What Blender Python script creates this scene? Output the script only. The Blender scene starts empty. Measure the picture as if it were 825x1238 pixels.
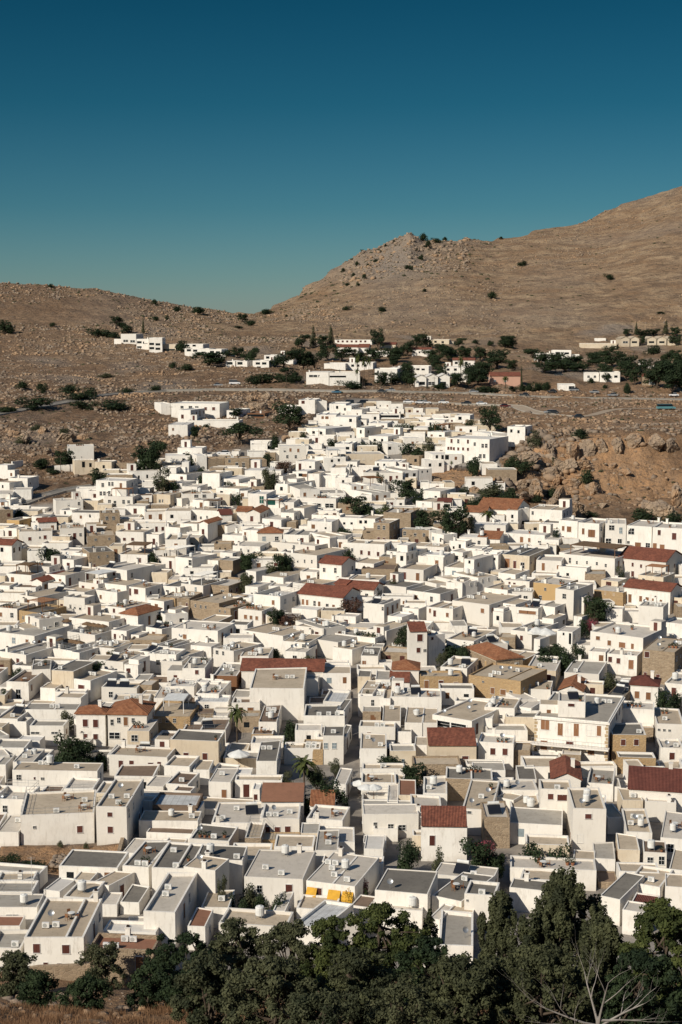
import bpy, math, random
import numpy as np
from mathutils import Vector, noise
from bisect import bisect_right
R = random.Random(7)
C = bpy.context.scene.collection
scene = bpy.context.scene

# ------------------------------------------------------------------ camera numbers
CAMZ, FP, PITCH = 110.0, 1800.0, math.radians(7.25)
SP, CP = math.sin(PITCH), math.cos(PITCH)

def ray(u, v):
    xc = (u-412.5)/FP; yc = -(v-619.0)/FP
    return (xc, CP+yc*SP, -SP+yc*CP)

def project(x, y, z):
    dz = z-CAMZ
    dep = y*CP-dz*SP
    up = y*SP+dz*CP
    if dep < 1: dep = 1
    return (412.5+FP*x/dep, 619-FP*up/dep, dep)

def zv(v, Y):
    d = ray(412.5, v)
    return CAMZ+Y*d[2]/d[1]

# ------------------------------------------------------------------ the lie of the land
NEAR = [(-400,60),(-60,104),(0,104),(30,91),(60,76.5),(95,61),(125,49.5),(146,41),(160,35.7)]+[(Y, zv(v, Y)) for v, Y in ((1113,180),(910,250),(803,300),(678,372))]
def col(u, *pts):
    L = list(NEAR)
    for v, Y in pts: L.append((Y, zv(v, Y)))
    Yl, zl = L[-1]
    L += [(Yl*1.12, zl-0.06*Yl), (Yl*1.6, zl-0.13*Yl), (9000, -20)]
    return ((u-412.5)/FP/1.0, [p[0] for p in L], [p[1] for p in L])
COLS = [
 col(-700, (605,430),(560,490),(500,590),(470,690),(430,850),(390,1000),(345,1180)),
 col(0,   (607,430),(545,500),(500,590),(475,680),(430,850),(395,990),(339,1180)),
 col(60,  (607,430),(545,500),(500,590),(472,680),(430,850),(395,990),(343,1180)),
 col(120, (606,430),(542,500),(500,590),(471,680),(430,850),(395,990),(348,1190)),
 col(200, (605,430),(540,500),(500,590),(470,680),(428,850),(400,980),(365,1210)),
 col(250, (605,430),(540,500),(500,590),(470,680),(425,850),(402,980),(373,1230)),
 col(290, (605,430),(540,500),(500,590),(470,680),(422,860),(405,980),(379,1250)),
 col(310, (605,430),(540,500),(500,590),(470,680),(421,860),(405,990),(377,1320)),
 col(330, (605,430),(540,500),(500,590),(470,680),(420,860),(404,1000),(366,1400)),
 col(370, (605,430),(540,500),(500,590),(470,680),(420,870),(404,1000),(375,1200),(345,1450)),
 col(400, (605,430),(540,500),(500,590),(470,680),(420,870),(404,1000),(370,1200),(328,1480)),
 col(440, (605,430),(540,500),(498,590),(470,680),(420,870),(404,1000),(362,1200),(306,1500)),
 col(470, (605,430),(540,500),(496,590),(470,680),(418,870),(402,1000),(358,1200),(293,1500)),
 col(495, (605,430),(540,500),(496,590),(472,680),(418,870),(402,1000),(355,1200),(283,1500)),
 col(512, (605,430),(540,500),(496,590),(472,680),(418,870),(402,1000),(350,1200),(290,1500)),
 col(560, (605,430),(545,480),(525,510),(496,590),(474,680),(418,870),(402,1000),(345,1200),(291,1560)),
 col(600, (610,430),(575,450),(545,480),(524,510),(496,590),(475,680),(420,870),(402,1000),(340,1250),(286,1600)),
 col(640, (616,430),(590,446),(545,462),(526,480),(496,590),(476,680),(424,860),(405,980),(335,1250),(275,1650)),
 col(720, (622,428),(592,450),(556,466),(529,471),(497,590),(478,680),(428,860),(408,960),(330,1250),(257,1700)),
 col(745, (622,428),(592,450),(556,466),(529,471),(497,590),(478,680),(428,860),(408,960),(325,1250),(246,1720)),
 col(825, (626,428),(596,450),(556,467),(530,471),(498,590),(480,680),(430,860),(408,960),(310,1250),(222,1750)),
 col(1100,(626,428),(596,450),(556,467),(530,471),(498,590),(480,680),(430,860),(400,960),(290,1250),(150,1800)),
]
AZ = [c[0] for c in COLS]
def _li(xs, ys, x):
    i = bisect_right(xs, x)
    if i <= 0: return ys[0]
    if i >= len(xs): return ys[-1]
    t = (x-xs[i-1])/(xs[i]-xs[i-1])
    return ys[i-1]+(ys[i]-ys[i-1])*t
def terr(X, Y):
    a = X/max(Y, 60.0)
    i = bisect_right(AZ, a)
    if i <= 0: return _li(COLS[0][1], COLS[0][2], Y)
    if i >= len(AZ): return _li(COLS[-1][1], COLS[-1][2], Y)
    t = (a-AZ[i-1])/(AZ[i]-AZ[i-1])
    if abs(AZ[i]-AZ[i-1]) > 0.02: pass
    t = t
    return _li(COLS[i-1][1], COLS[i-1][2], Y)*(1-t)+_li(COLS[i][1], COLS[i][2], Y)*t

def hit(u, v, hfun=lambda Y: 0.0, y0=70.0, y1=2200.0):
    """ray of a picture point met with the land raised by hfun(Y)"""
    d = ray(u, v)
    sx, sz = d[0]/d[1], d[2]/d[1]
    Y = y0; prev = None
    step = 4.0
    while Y < y1:
        g = CAMZ+sz*Y-(terr(sx*Y, Y)+hfun(Y))
        if g <= 0:
            lo, hi = Y-step, Y
            for _ in range(18):
                m = (lo+hi)/2
                if CAMZ+sz*m-(terr(sx*m, m)+hfun(m)) <= 0: hi = m
                else: lo = m
            return (sx*hi, hi, CAMZ+sz*hi)
        Y += step
    return None
def plane(u, v, z):
    d = ray(u, v)
    if d[2] > -1e-4: return None
    t = (z-CAMZ)/d[2]
    return (d[0]*t, d[1]*t)

VB = [(-300,600),(0,612),(60,606),(108,600),(116,572),(150,560),(210,548),(300,538),(360,520),(400,484),(440,478),(560,500),(596,512),(606,560),(612,600),(640,618),(700,636),(825,646),(1100,650)]
VBu = [p[0] for p in VB]; VBv = [p[1] for p in VB]
def inpoly(x, y, P):
    c = False; n = len(P)
    for i in range(n):
        x1, y1 = P[i]; x2, y2 = P[i-1]
        if (y1 > y) != (y2 > y) and x < (x2-x1)*(y-y1)/(y2-y1)+x1: c = not c
    return c
SOIL = [[(500,572),(545,562),(600,570),(610,580),(560,584),(556,590),(505,592),(500,582)],
        [(0,1024),(150,1018),(146,1052),(90,1060),(0,1062)]]
def town(X, Y):
    if Y < 163 or Y > 720: return 0.0
    u, v, _ = project(X, Y, terr(X, Y))
    if u < -75 or u > 905: return 0.0
    for P in SOIL:
        if inpoly(u, v, P): return 0.0
    b = _li(VBu, VBv, u)
    return max(0.0, min(1.0, (v-b)/5+noise.noise((X*.06, Y*.06, 3))*.8))

# ------------------------------------------------------------------ roads (polylines of picture points, width in m)
ROADPX = {
 'main_road': ([(-60,512),(0,500),(35,494),(75,487),(110,480),(150,475.5),(200,472.5),(260,471.5),(330,471.5),(420,473.5),(500,474.5),(560,475.5),(600,477.5),(660,480.5),(740,482),(900,483)], 7.0),
 'parking_lane': ([(455,489),(480,487.5),(520,487.5),(580,489.5),(625,491),(640,497),(665,502),(696,504.5)], 6.0),
 'dirt_track': ([(696,504.5),(716,502),(735,496.5),(752,494.3),(800,494.3),(900,494)], 4.0),
 'lower_road': ([(24,610),(48,601),(75,594),(95,590.5),(112,588.5)], 4.5),
}
ROADS = {}
for k, (P, w) in ROADPX.items():
    L = []
    for u, v in P:
        h = hit(u, v)
        if h: L.append(Vector((h[0], h[1], 0)))
    ROADS[k] = (L, w)
def road_dist(X, Y):
    best = 1e9
    for L, w in ROADS.values():
        for i in range(len(L)-1):
            ax, ay = L[i].x, L[i].y; bx, by = L[i+1].x, L[i+1].y
            if Y < min(ay, by)-25 or Y > max(ay, by)+25: continue
            dx, dy = bx-ax, by-ay
            t = ((X-ax)*dx+(Y-ay)*dy)/(dx*dx+dy*dy+1e-9)
            t = 0 if t < 0 else 1 if t > 1 else t
            d = math.hypot(X-ax-t*dx, Y-ay-t*dy)-w/2
            if d < best: best = d
    return best

def cliffy(X, Y):
    a = X/max(Y, 60)
    m = max(0, min(1, (a-0.085)/0.02))
    if a < 0.2: lo = 432
    else: lo = 436
    return m*max(0, min(1, (Y-lo)/10))*max(0, min(1, (492-Y)/14))

def relief(X, Y):
    """rock relief laid over the smooth land (none under the town or the roads)"""
    if Y < 60: return noise.noise((X*.1, Y*.1, 0))*.8
    t = town(X, Y)
    k = 1-t
    if k <= 0: return 0.0
    if Y < 165:
        return k*(noise.noise((X*.12, Y*.12, 5))*1.0+noise.noise((X*.4, Y*.4, 5))*.4)
    n1 = noise.fractal((X*.012, Y*.012, 1.0), 1.0, 2.0, 3)
    n2 = noise.fractal((X*.07, Y*.05, 9.0), .8, 2.0, 3)
    z = 0
    if Y < 1000:
        z = n1*1.4+n2*1.3
        c = cliffy(X, Y)
        if c > 0:
            d, _p = noise.voronoi((X*.085, Y*.085, terr(X, Y)*.12))
            d2, _p = noise.voronoi((X*.22, Y*.22, 4.0))
            rough = max(.12, min(1, .55+noise.noise((X*.022, Y*.05, 8))*1.5+(.5 if X/Y < .155 else 0)))
            q = terr(X, Y)*.5+noise.noise((X*.04, Y*.06, 6))*1.6
            z += c*rough*((d[1]-d[0])*3.2-1.0+(d2[1]-d2[0])*1.3)+c*(round(q)-q)*1.3
    else:
        far = min(1, (Y-1000)/250)
        e = 1-min(1, abs(Y-1500)/900)
        a = X/Y
        crag = max(0, 1-abs(a-0.045)/0.035)*min(1, max(0, (Y-1330)/120))
        left = 1.0 if a < -0.06 else 0.0
        z = (n1*1.4+n2*1.3)*(1-far*.2)+far*(1-left*.6)*noise.fractal((X*.006, Y*.004, 2.0), .9, 2.1, 5)*9*e
        if crag > 0:
            d, _p = noise.voronoi((X*.02, Y*.02, 0))
            z += crag*(d[1]-d[0])*11-crag*4+max(0, 1-abs(a-.0458)/.009)*3.0*crag
    if 420 < Y < 760:
        rd = road_dist(X, Y)
        if rd < 8: k *= max(0, min(1, (rd-1.0)/7))
    return z*k
def ground(X, Y): return terr(X, Y)+relief(X, Y)
# ------------------------------------------------------------------ materials
class NT:
    def __init__(s, name):
        m = bpy.data.materials.new(name); m.use_nodes = True
        s.m = m; s.t = m.node_tree; s.t.nodes.clear()
        s.out = s.n('ShaderNodeOutputMaterial'); s.b = s.n('ShaderNodeBsdfPrincipled')
        s.t.links.new(s.b.outputs[0], s.out.inputs[0])
        s.b.inputs['Roughness'].default_value = .9
        s.b.inputs['Specular IOR Level'].default_value = .2
    def n(s, ty, **kw):
        x = s.t.nodes.new(ty)
        for k, v in kw.items(): setattr(x, k, v)
        return x
    def l(s, a, b): s.t.links.new(a, b)
    def coord(s, kind='Object', scale=(1,1,1)):
        tc = s.n('ShaderNodeTexCoord'); mp = s.n('ShaderNodeMapping')
        mp.inputs['Scale'].default_value = scale
        s.l(tc.outputs[kind], mp.inputs[0]); return mp.outputs[0]
    def geo(s, scale=(1,1,1)):
        g = s.n('ShaderNodeNewGeometry'); mp = s.n('ShaderNodeMapping')
        mp.inputs['Scale'].default_value = scale
        s.l(g.outputs['Position'], mp.inputs[0]); return mp.outputs[0]
    def noise(s, vec, scale, detail=4, rough=.6):
        x = s.n('ShaderNodeTexNoise'); x.inputs['Scale'].default_value = scale
        x.inputs['Detail'].default_value = detail; x.inputs['Roughness'].default_value = rough
        s.l(vec, x.inputs['Vector']); return x.outputs['Fac']
    def vor(s, vec, scale, feature='F1', out='Distance'):
        x = s.n('ShaderNodeTexVoronoi', feature=feature); x.inputs['Scale'].default_value = scale
        s.l(vec, x.inputs['Vector']); return x.outputs[out]
    def ramp(s, fac, stops):
        x = s.n('ShaderNodeValToRGB'); e = x.color_ramp.elements
        while len(e) < len(stops): e.new(.5)
        for i, (p, c) in enumerate(stops):
            e[i].position = p; e[i].color = (c, c, c, 1) if not isinstance(c, tuple) else (*c, 1)
        s.l(fac, x.inputs[0]); return x.outputs[0]
    def mix(s, fac, a, b, mode='MIX'):
        x = s.n('ShaderNodeMix', data_type='RGBA', blend_type=mode)
        if hasattr(fac, 'links'): s.l(fac, x.inputs[0])
        else: x.inputs[0].default_value = fac
        for i, c in ((6, a), (7, b)):
            if hasattr(c, 'links'): s.l(c, x.inputs[i])
            else: x.inputs[i].default_value = (*c, 1)
        return x.outputs[2]
    def math(s, op, a, b=0.0):
        x = s.n('ShaderNodeMath', operation=op)
        for i, c in ((0, a), (1, b)):
            if hasattr(c, 'links'): s.l(c, x.inputs[i])
            else: x.inputs[i].default_value = c
        return x.outputs[0]
    def bump(s, h, strength=.5, dist=.1):
        x = s.n('ShaderNodeBump'); x.inputs['Strength'].default_value = strength; x.inputs['Distance'].default_value = dist
        s.l(h, x.inputs['Height']); s.l(x.outputs[0], s.b.inputs['Normal'])
    def color(s, c):
        if hasattr(c, 'links'): s.l(c, s.b.inputs['Base Color'])
        else: s.b.inputs['Base Color'].default_value = (*c, 1)
        return s
    def rand(s):
        return s.n('ShaderNodeObjectInfo').outputs['Random']

def plaster(name, c1, c2, stain, amount=.5, bump=.35):
    s = NT(name); g = s.geo()
    big = s.noise(g, .35, 4); c = s.mix(s.ramp(big, [(.35, 0.0), (.7, 1.0)]), c1, c2)
    st = s.noise(s.geo((1.6, 1.6, .35)), 1.4, 5, .7)
    c = s.mix(s.math('MULTIPLY', s.ramp(st, [(.52, 0.0), (.75, 1.0)]), amount), c, stain)
    c = s.mix(s.math('MULTIPLY', s.math('POWER', s.rand(), 1.7), .9), c, s.mix(.45, c1, stain))
    lo = s.n('ShaderNodeTexCoord'); sz = s.n('ShaderNodeSeparateXYZ'); s.l(lo.outputs['Object'], sz.inputs[0])
    c = s.mix(s.math('MULTIPLY', s.ramp(s.math('ADD', s.math('MULTIPLY', sz.outputs[2], .35), s.noise(g, .9, 5, .7)), [(.55, 1.0), (1.0, 0.0)]), amount*.8), c, stain)
    s.color(c); s.bump(s.noise(g, 3.0, 5), bump, .06); return s.m

def stonewall(name, c1, c2, mortar, scale=1.0, big=.5):
    s = NT(name); g = s.geo((1, 1, 1.7))
    v = s.n('ShaderNodeTexVoronoi'); v.inputs['Scale'].default_value = 1.9*scale; s.l(g, v.inputs['Vector'])
    sep = s.n('ShaderNodeSeparateColor'); s.l(v.outputs['Color'], sep.inputs[0])
    c = s.mix(sep.outputs[0], c1, c2)
    e = s.vor(g, 1.9*scale, 'DISTANCE_TO_EDGE')
    c = s.mix(s.ramp(e, [(.02, 1.0), (.08, 0.0)]), c, mortar)
    c = s.mix(s.math('MULTIPLY', s.ramp(s.noise(s.geo(), .6, 5), [(.4, 0.0), (.7, 1.0)]), big), c, mortar)
    s.color(c); s.bump(s.math('ADD', s.ramp(e, [(0, 0.0), (.12, 1.0)]), s.noise(g, 6)), .6, .08); return s.m

def slab(name, c1, c2, stain, amount=.6):
    s = NT(name); g = s.geo()
    c = s.mix(s.ramp(s.noise(g, .25, 5, .65), [(.38, 0.0), (.66, 1.0)]), c1, c2)
    c = s.mix(s.math('MULTIPLY', s.ramp(s.noise(g, 1.3, 6, .7), [(.5, 0.0), (.72, 1.0)]), amount), c, stain)
    c = s.mix(s.math('MULTIPLY', s.rand(), .35), c, stain)
    s.color(c); s.bump(s.noise(g, 4, 5), .4, .05); return s.m

def tiles(name, c1, c2, dark):
    s = NT(name); o = s.coord('Object')
    w = s.n('ShaderNodeTexWave'); w.inputs['Scale'].default_value = 1.5; w.inputs['Distortion'].default_value = .6
    w.inputs['Detail'].default_value = 1; s.l(o, w.inputs['Vector'])
    w2 = s.n('ShaderNodeTexWave', bands_direction='Y'); w2.inputs['Scale'].default_value = .9; w2.inputs['Distortion'].default_value = 1; s.l(o, w2.inputs['Vector'])
    v = s.n('ShaderNodeTexVoronoi'); v.inputs['Scale'].default_value = 3.0; s.l(o, v.inputs['Vector'])
    sep = s.n('ShaderNodeSeparateColor'); s.l(v.outputs['Color'], sep.inputs[0])
    c = s.mix(sep.outputs[0], c1, c2)
    c = s.mix(s.math('MULTIPLY', s.ramp(w.outputs['Fac'], [(0, 1.0), (.35, 0.0)]), .35), c, dark)
    c = s.mix(s.math('MULTIPLY', s.ramp(s.noise(o, .5, 5, .7), [(.45, 0.0), (.7, 1.0)]), .6), c, dark)
    s.color(c); s.bump(s.math('ADD', w.outputs['Fac'], s.math('MULTIPLY', w2.outputs['Fac'], .4)), .8, .12); return s.m

def corrug(name, c1, c2):
    s = NT(name); o = s.coord('Object')
    w = s.n('ShaderNodeTexWave'); w.inputs['Scale'].default_value = .35; s.l(o, w.inputs['Vector'])
    c = s.mix(s.ramp(s.noise(o, .8, 5), [(.4, 0.0), (.7, 1.0)]), c1, c2)
    c = s.mix(s.ramp(w.outputs['Fac'], [(0, 1.0), (.06, 0.0)]), c, c2)
    s.color(c); s.b.inputs['Roughness'].default_value = .6
    w2 = s.n('ShaderNodeTexWave'); w2.inputs['Scale'].default_value = 2; s.l(o, w2.inputs['Vector'])
    s.bump(w2.outputs['Fac'], .5, .05); return s.m

def plain(name, c1, rough=.8, var=.25, spec=.2, metal=0.0):
    s = NT(name); c2 = tuple(x*(1-var) for x in c1)
    s.color(s.mix(s.ramp(s.noise(s.geo(), 1.2, 4), [(.35, 0.0), (.7, 1.0)]), c1, c2))
    s.b.inputs['Roughness'].default_value = rough; s.b.inputs['Specular IOR Level'].default_value = spec
    s.b.inputs['Metallic'].default_value = metal; return s.m

def louvre(name, c1):
    s = NT(name); o = s.coord('Object')
    w = s.n('ShaderNodeTexWave', bands_direction='Z'); w.inputs['Scale'].default_value = 3; s.l(o, w.inputs['Vector'])
    c = s.mix(s.math('MULTIPLY', w.outputs['Fac'], .5), c1, tuple(x*.45 for x in c1))
    c = s.mix(s.math('MULTIPLY', s.rand(), .45), c, tuple(x*1.8+.01 for x in c1))
    s.color(c); s.b.inputs['Roughness'].default_value = .6; s.bump(w.outputs['Fac'], .6, .03); return s.m

def leaf(name, c1, c2, c3):
    s = NT(name); g = s.geo()
    ri = s.n('ShaderNodeNewGeometry').outputs['Random Per Island']
    c = s.mix(ri, c1, c2)
    c = s.mix(s.ramp(s.noise(g, .45, 3), [(.4, 0.0), (.65, 1.0)]), c, c3)
    c = s.mix(s.math('MULTIPLY', s.rand(), .4), c, c2)
    s.color(c); s.b.inputs['Roughness'].default_value = .75; s.b.inputs['Specular IOR Level'].default_value = .15
    tr = s.n('ShaderNodeBsdfTranslucent'); s.l(c, tr.inputs[0])
    mx = s.n('ShaderNodeMixShader'); mx.inputs[0].default_value = .25
    s.l(s.b.outputs[0], mx.inputs[1]); s.l(tr.outputs[0], mx.inputs[2]); s.l(mx.outputs[0], s.out.inputs[0]); return s.m

M = {
 # walls
 'w': plaster('white_plaster', (.815,.775,.705), (.73,.68,.605), (.38,.33,.265), .55),
 'c': plaster('aged_cream_plaster', (.66,.57,.44), (.56,.46,.33), (.33,.25,.17), .7),
 'p': plaster('pink_plaster', (.55,.33,.24), (.50,.30,.22), (.4,.24,.18), .4),
 'o': stonewall('golden_stone', (.44,.30,.155), (.36,.235,.12), (.40,.29,.17), .9),
 's': stonewall('tan_stone', (.38,.285,.19), (.24,.175,.115), (.34,.265,.185)),
 'y': plaster('ochre_plaster', (.52,.345,.155), (.46,.30,.13), (.33,.235,.14), .7),
 # roofs
 'g': slab('grey_screed', (.40,.365,.31), (.33,.30,.255), (.20,.175,.145)),
 'd': slab('dark_screed', (.205,.185,.155), (.155,.14,.12), (.09,.08,.068)),
 'b': slab('beige_screed', (.51,.42,.31), (.43,.35,.255), (.25,.20,.145)),
 'l': slab('pale_screed', (.60,.54,.46), (.52,.465,.39), (.31,.27,.22)),
 'W': slab('white_screed', (.70,.665,.61), (.60,.56,.50), (.40,.36,.31), .5),
 'n': slab('brown_screed', (.22,.155,.11), (.17,.12,.085), (.10,.07,.05)),
 'k': slab('terracotta_floor', (.30,.145,.09), (.25,.12,.075), (.15,.08,.05)),
 'c_': corrug('white_sheet_metal', (.58,.58,.56), (.40,.39,.37)),
 't': tiles('orange_roof_tiles', (.44,.20,.10), (.30,.115,.055), (.13,.06,.035)),
 'q': tiles('red_roof_tiles', (.33,.12,.072), (.20,.07,.045), (.10,.042,.03)),
 'm': tiles('maroon_roof_tiles', (.20,.07,.05), (.16,.055,.04), (.08,.03,.025)),
 # joinery
 'fr': plain('frame_white', (.72,.70,.66)),
 'fs': plain('frame_sandstone', (.46,.34,.2)),
 'gl': plain('dark_glass', (.010,.013,.015), .12, .1, .6),
 'pg': plain('pale_glass', (.25,.3,.32), .2, .3, .6),
 'r': louvre('red_brown_wood', (.085,.026,.018)),
 'x': louvre('natural_wood', (.20,.095,.045)),
 'bl': louvre('blue_wood', (.07,.15,.28)),
 'gg': plain('green_glazing', (.02,.10,.08), .2, .3, .5),
 'gy': louvre('grey_shutter', (.34,.34,.32)),
 'dk': plain('dark_wood', (.035,.022,.016)),
 'mt': plain('galvanised_metal', (.45,.46,.46), .4, .3, .5, .6),
 'ir': plain('dark_iron', (.03,.03,.032), .5),
 'yc': plain('yellow_awning', (.62,.34,.04)),
 'wc': plain('white_canvas', (.72,.71,.67)),
 'st': plain('straw_thatch', (.20,.125,.07), .95, .5),
 'cl': plain('clay_pot', (.34,.15,.08)),
 'pv': plain('solar_glass', (.014,.016,.022), .35, .1, .3),
 'gn': plain('green_canvas', (.03,.13,.10)),
 'bk': plain('bark', (.10,.075,.055), .95, .5),
 'dw': plain('dead_wood', (.30,.27,.24), .9, .4),
 'rb': plain('rubber', (.012,.012,.012), .8),
 'cw': plain('car_white', (.72,.72,.72), .3, .05, .5), 'cd': plain('car_dark', (.03,.035,.04), .3, .05, .5),
 'cb': plain('car_blue', (.06,.16,.24), .3, .05, .5), 'cg': plain('car_grey', (.28,.29,.30), .3, .05, .5), 'cr': plain('car_maroon', (.10,.02,.02), .3, .05, .5),
 'ct': plain('car_teal', (.10,.24,.26), .4, .05, .5),
 # leaves
 'L1': leaf('olive_green_leaves', (.066,.074,.038), (.118,.12,.062), (.028,.036,.02)),
 'L2': leaf('deep_green_leaves', (.024,.040,.018), (.050,.070,.030), (.012,.022,.012)),
 'L3': leaf('fresh_green_leaves', (.060,.076,.022), (.11,.125,.038), (.024,.036,.014)),
 'L4': leaf('cypress_leaves', (.058,.066,.032), (.108,.112,.054), (.022,.028,.016)),
 'L5': leaf('dark_red_leaves', (.09,.05,.035), (.14,.07,.05), (.04,.035,.02)),
 'FL': leaf('pink_blossom', (.32,.06,.09), (.25,.09,.10), (.10,.05,.04)),
 'FY': leaf('orange_blossom', (.60,.25,.03), (.5,.35,.04), (.10,.12,.03)),
 'GR': leaf('dry_grass', (.34,.19,.10), (.26,.16,.09), (.20,.11,.06)),
}
# road, kerb and dirt
def asphalt():
    s = NT('asphalt'); g = s.geo()
    s.color(s.mix(s.ramp(s.noise(g, .2, 5), [(.35, 0.0), (.7, 1.0)]), (.15,.138,.122), (.21,.185,.155)))
    s.bump(s.noise(g, 8), .3, .02); return s.m
M['as'] = asphalt()
M['di'] = slab('packed_dirt', (.42,.34,.25), (.36,.28,.20), (.25,.18,.12))
M['pa'] = plain('road_paint', (.7,.7,.68))

def rockmat():
    s = NT('weathered_rock'); g = s.geo()
    ri = s.n('ShaderNodeNewGeometry').outputs['Random Per Island']
    c = s.mix(ri, (.33,.245,.17), (.20,.15,.11))
    c = s.mix(s.ramp(s.noise(g, .9, 6, .7), [(.45, 0.0), (.65, 1.0)]), c, (.17,.14,.115))
    c = s.mix(s.ramp(s.noise(g, .045, 3), [(.5, 0.0), (.62, 1.0)]), c, (.33,.215,.13))
    s.color(c); s.bump(s.noise(g, 1.5, 6, .7), .8, .3); return s.m
M['rk'] = rockmat()

def groundmat():
    """rocky hills, with masks painted into a colour attribute: R paved town, G bare orange soil, B scrub"""
    s = NT('ground_surface'); g = s.geo()
    at = s.n('ShaderNodeVertexColor', layer_name='zones'); sep = s.n('ShaderNodeSeparateColor'); s.l(at.outputs[0], sep.inputs[0])
    n1 = s.noise(g, .02, 6, .65); n2 = s.noise(g, .22, 6, .7)
    soil = s.mix(s.ramp(n1, [(.38, 0.0), (.62, 1.0)]), (.195,.117,.066), (.27,.175,.105))
    soil = s.mix(s.ramp(n2, [(.45, 0.0), (.62, 1.0)]), soil, (.125,.080,.050))
    v = s.vor(s.geo((1, 1, 2)), .30)
    rockc = s.mix(s.noise(g, .5, 5), (.34,.255,.175), (.22,.17,.125))
    rk = s.ramp(s.math('ADD', v, s.math('MULTIPLY', s.noise(g, .06, 5, .7), 1.1)), [(.62, 1.0), (.80, 0.0)])
    c = s.mix(rk, soil, rockc)
    # far mountain: greyer and paler rock on streaks of strata
    c2 = s.mix(s.ramp(s.noise(s.geo((.25, .25, 1.6)), .09, 8, .72), [(.40, 0.0), (.62, 1.0)]), (.265,.165,.092), (.40,.285,.175))
    c2 = s.mix(s.ramp(s.noise(g, .075, 9, .78), [(.46, 0.0), (.60, 1.0)]), c2, (.18,.12,.075))
    xyz = s.n('ShaderNodeSeparateXYZ'); s.l(s.geo(), xyz.inputs[0])
    far = s.ramp(s.math('DIVIDE', xyz.outputs[1], 2000), [(.34, 0.0), (.48, 1.0)])
    c = s.mix(s.math('MULTIPLY', far, s.ramp(s.math('ADD', s.math('DIVIDE', xyz.outputs[0], 1000), .5), [(.30, .25), (.42, 1.0)])), c, c2)
    # grey crags
    c = s.mix(s.math('MULTIPLY', sep.outputs[2], .8), c, s.mix(s.noise(g, .12, 7, .7), (.36,.30,.24), (.17,.14,.115)))
    orange = s.mix(s.ramp(s.noise(g, .25, 7, .7), [(.4, 0.0), (.6, 1.0)]), (.46,.265,.135), (.36,.225,.13))
    orange = s.mix(s.ramp(s.noise(g, .7, 6, .7), [(.52, 0.0), (.64, 1.0)]), orange, (.21,.14,.09))
    c = s.mix(sep.outputs[1], c, orange)
    pave = s.mix(s.ramp(s.noise(g, .3, 5), [(.4, 0.0), (.65, 1.0)]), (.27,.24,.205), (.17,.15,.13))
    c = s.mix(sep.outputs[0], c, pave)
    s.color(c)
    h = s.math('ADD', s.math('MULTIPLY', n2, 1.2), s.math('MULTIPLY', v, -.5))
    h = s.math('ADD', h, s.math('MULTIPLY', s.noise(g, .07, 9, .75), 3))
    h = s.math('MULTIPLY', h, s.math('SUBTRACT', 1.0, s.math('MULTIPLY', sep.outputs[0], .92)))
    s.bump(h, .9, 1.6); return s.m
M['ground'] = groundmat()

# ------------------------------------------------------------------ mesh and object helpers
class MB:
    def __init__(s): s.v = []; s.f = []; s.m = []; s.mats = []
    def mi(s, k):
        if k not in s.mats: s.mats.append(k)
        return s.mats.index(k)
    def poly(s, pts, k):
        n = len(s.v); s.v += [tuple(p) for p in pts]; s.f.append(tuple(range(n, n+len(pts)))); s.m.append(s.mi(k))
    def box(s, x0, x1, y0, y1, z0, z1, k, top=None, T=None, skip_bottom=True):
        n = len(s.v)
        P = [(x0,y0,z0),(x1,y0,z0),(x1,y1,z0),(x0,y1,z0),(x0,y0,z1),(x1,y0,z1),(x1,y1,z1),(x0,y1,z1)]
        if T: P = [T(p) for p in P]
        s.v += P
        F = [(0,1,5,4),(1,2,6,5),(2,3,7,6),(3,0,4,7),(4,5,6,7)]
        if not skip_bottom: F.append((3,2,1,0))
        a = s.mi(k); b = s.mi(top) if top else a
        for i, f in enumerate(F):
            s.f.append(tuple(n+q for q in f)); s.m.append(b if i == 4 else a)
    def tube(s, p, q, r0, r1, k, n=6, cap=True):
        p, q = Vector(p), Vector(q); d = q-p
        if d.length < 1e-6: return
        d.normalize(); a = d.orthogonal().normalized(); b = d.cross(a); i0 = len(s.v)
        for (c, r) in ((p, r0), (q, r1)):
            for i in range(n):
                t = 2*math.pi*i/n; s.v.append(tuple(c+(a*math.cos(t)+b*math.sin(t))*r))
        mi = s.mi(k)
        for i in range(n):
            j = (i+1) % n; s.f.append((i0+i, i0+j, i0+n+j, i0+n+i)); s.m.append(mi)
        if cap:
            s.f.append(tuple(i0+n+i for i in range(n))); s.m.append(mi)
            s.f.append(tuple(i0+n-1-i for i in range(n))); s.m.append(mi)
    def lathe(s, prof, k, n=10, c=(0,0)):
        i0 = len(s.v); mi = s.mi(k)
        for r, z in prof:
            for i in range(n):
                t = 2*math.pi*i/n; s.v.append((c[0]+r*math.cos(t), c[1]+r*math.sin(t), z))
        for a in range(len(prof)-1):
            for i in range(n):
                j = (i+1) % n; s.f.append((i0+a*n+i, i0+a*n+j, i0+a*n+n+j, i0+a*n+n+i)); s.m.append(mi)
        s.f.append(tuple(i0+(len(prof)-1)*n+i for i in range(n))); s.m.append(mi)
    def mesh(s, name):
        me = bpy.data.meshes.new(name); me.from_pydata(s.v, [], s.f)
        for k in s.mats: me.materials.append(M[k])
        me.polygons.foreach_set('material_index', s.m); me.update(); return me
    def build(s, name, parent=None, loc=None):
        return link(name, s.mesh(name), parent, loc)
def link(name, me, parent=None, loc=None, rz=0.0, sc=None):
    o = bpy.data.objects.new(name, me); C.objects.link(o)
    if parent: o.parent = parent
    if loc: o.location = loc
    if rz: o.rotation_euler = (0, 0, rz)
    if sc: o.scale = sc
    return o
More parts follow.
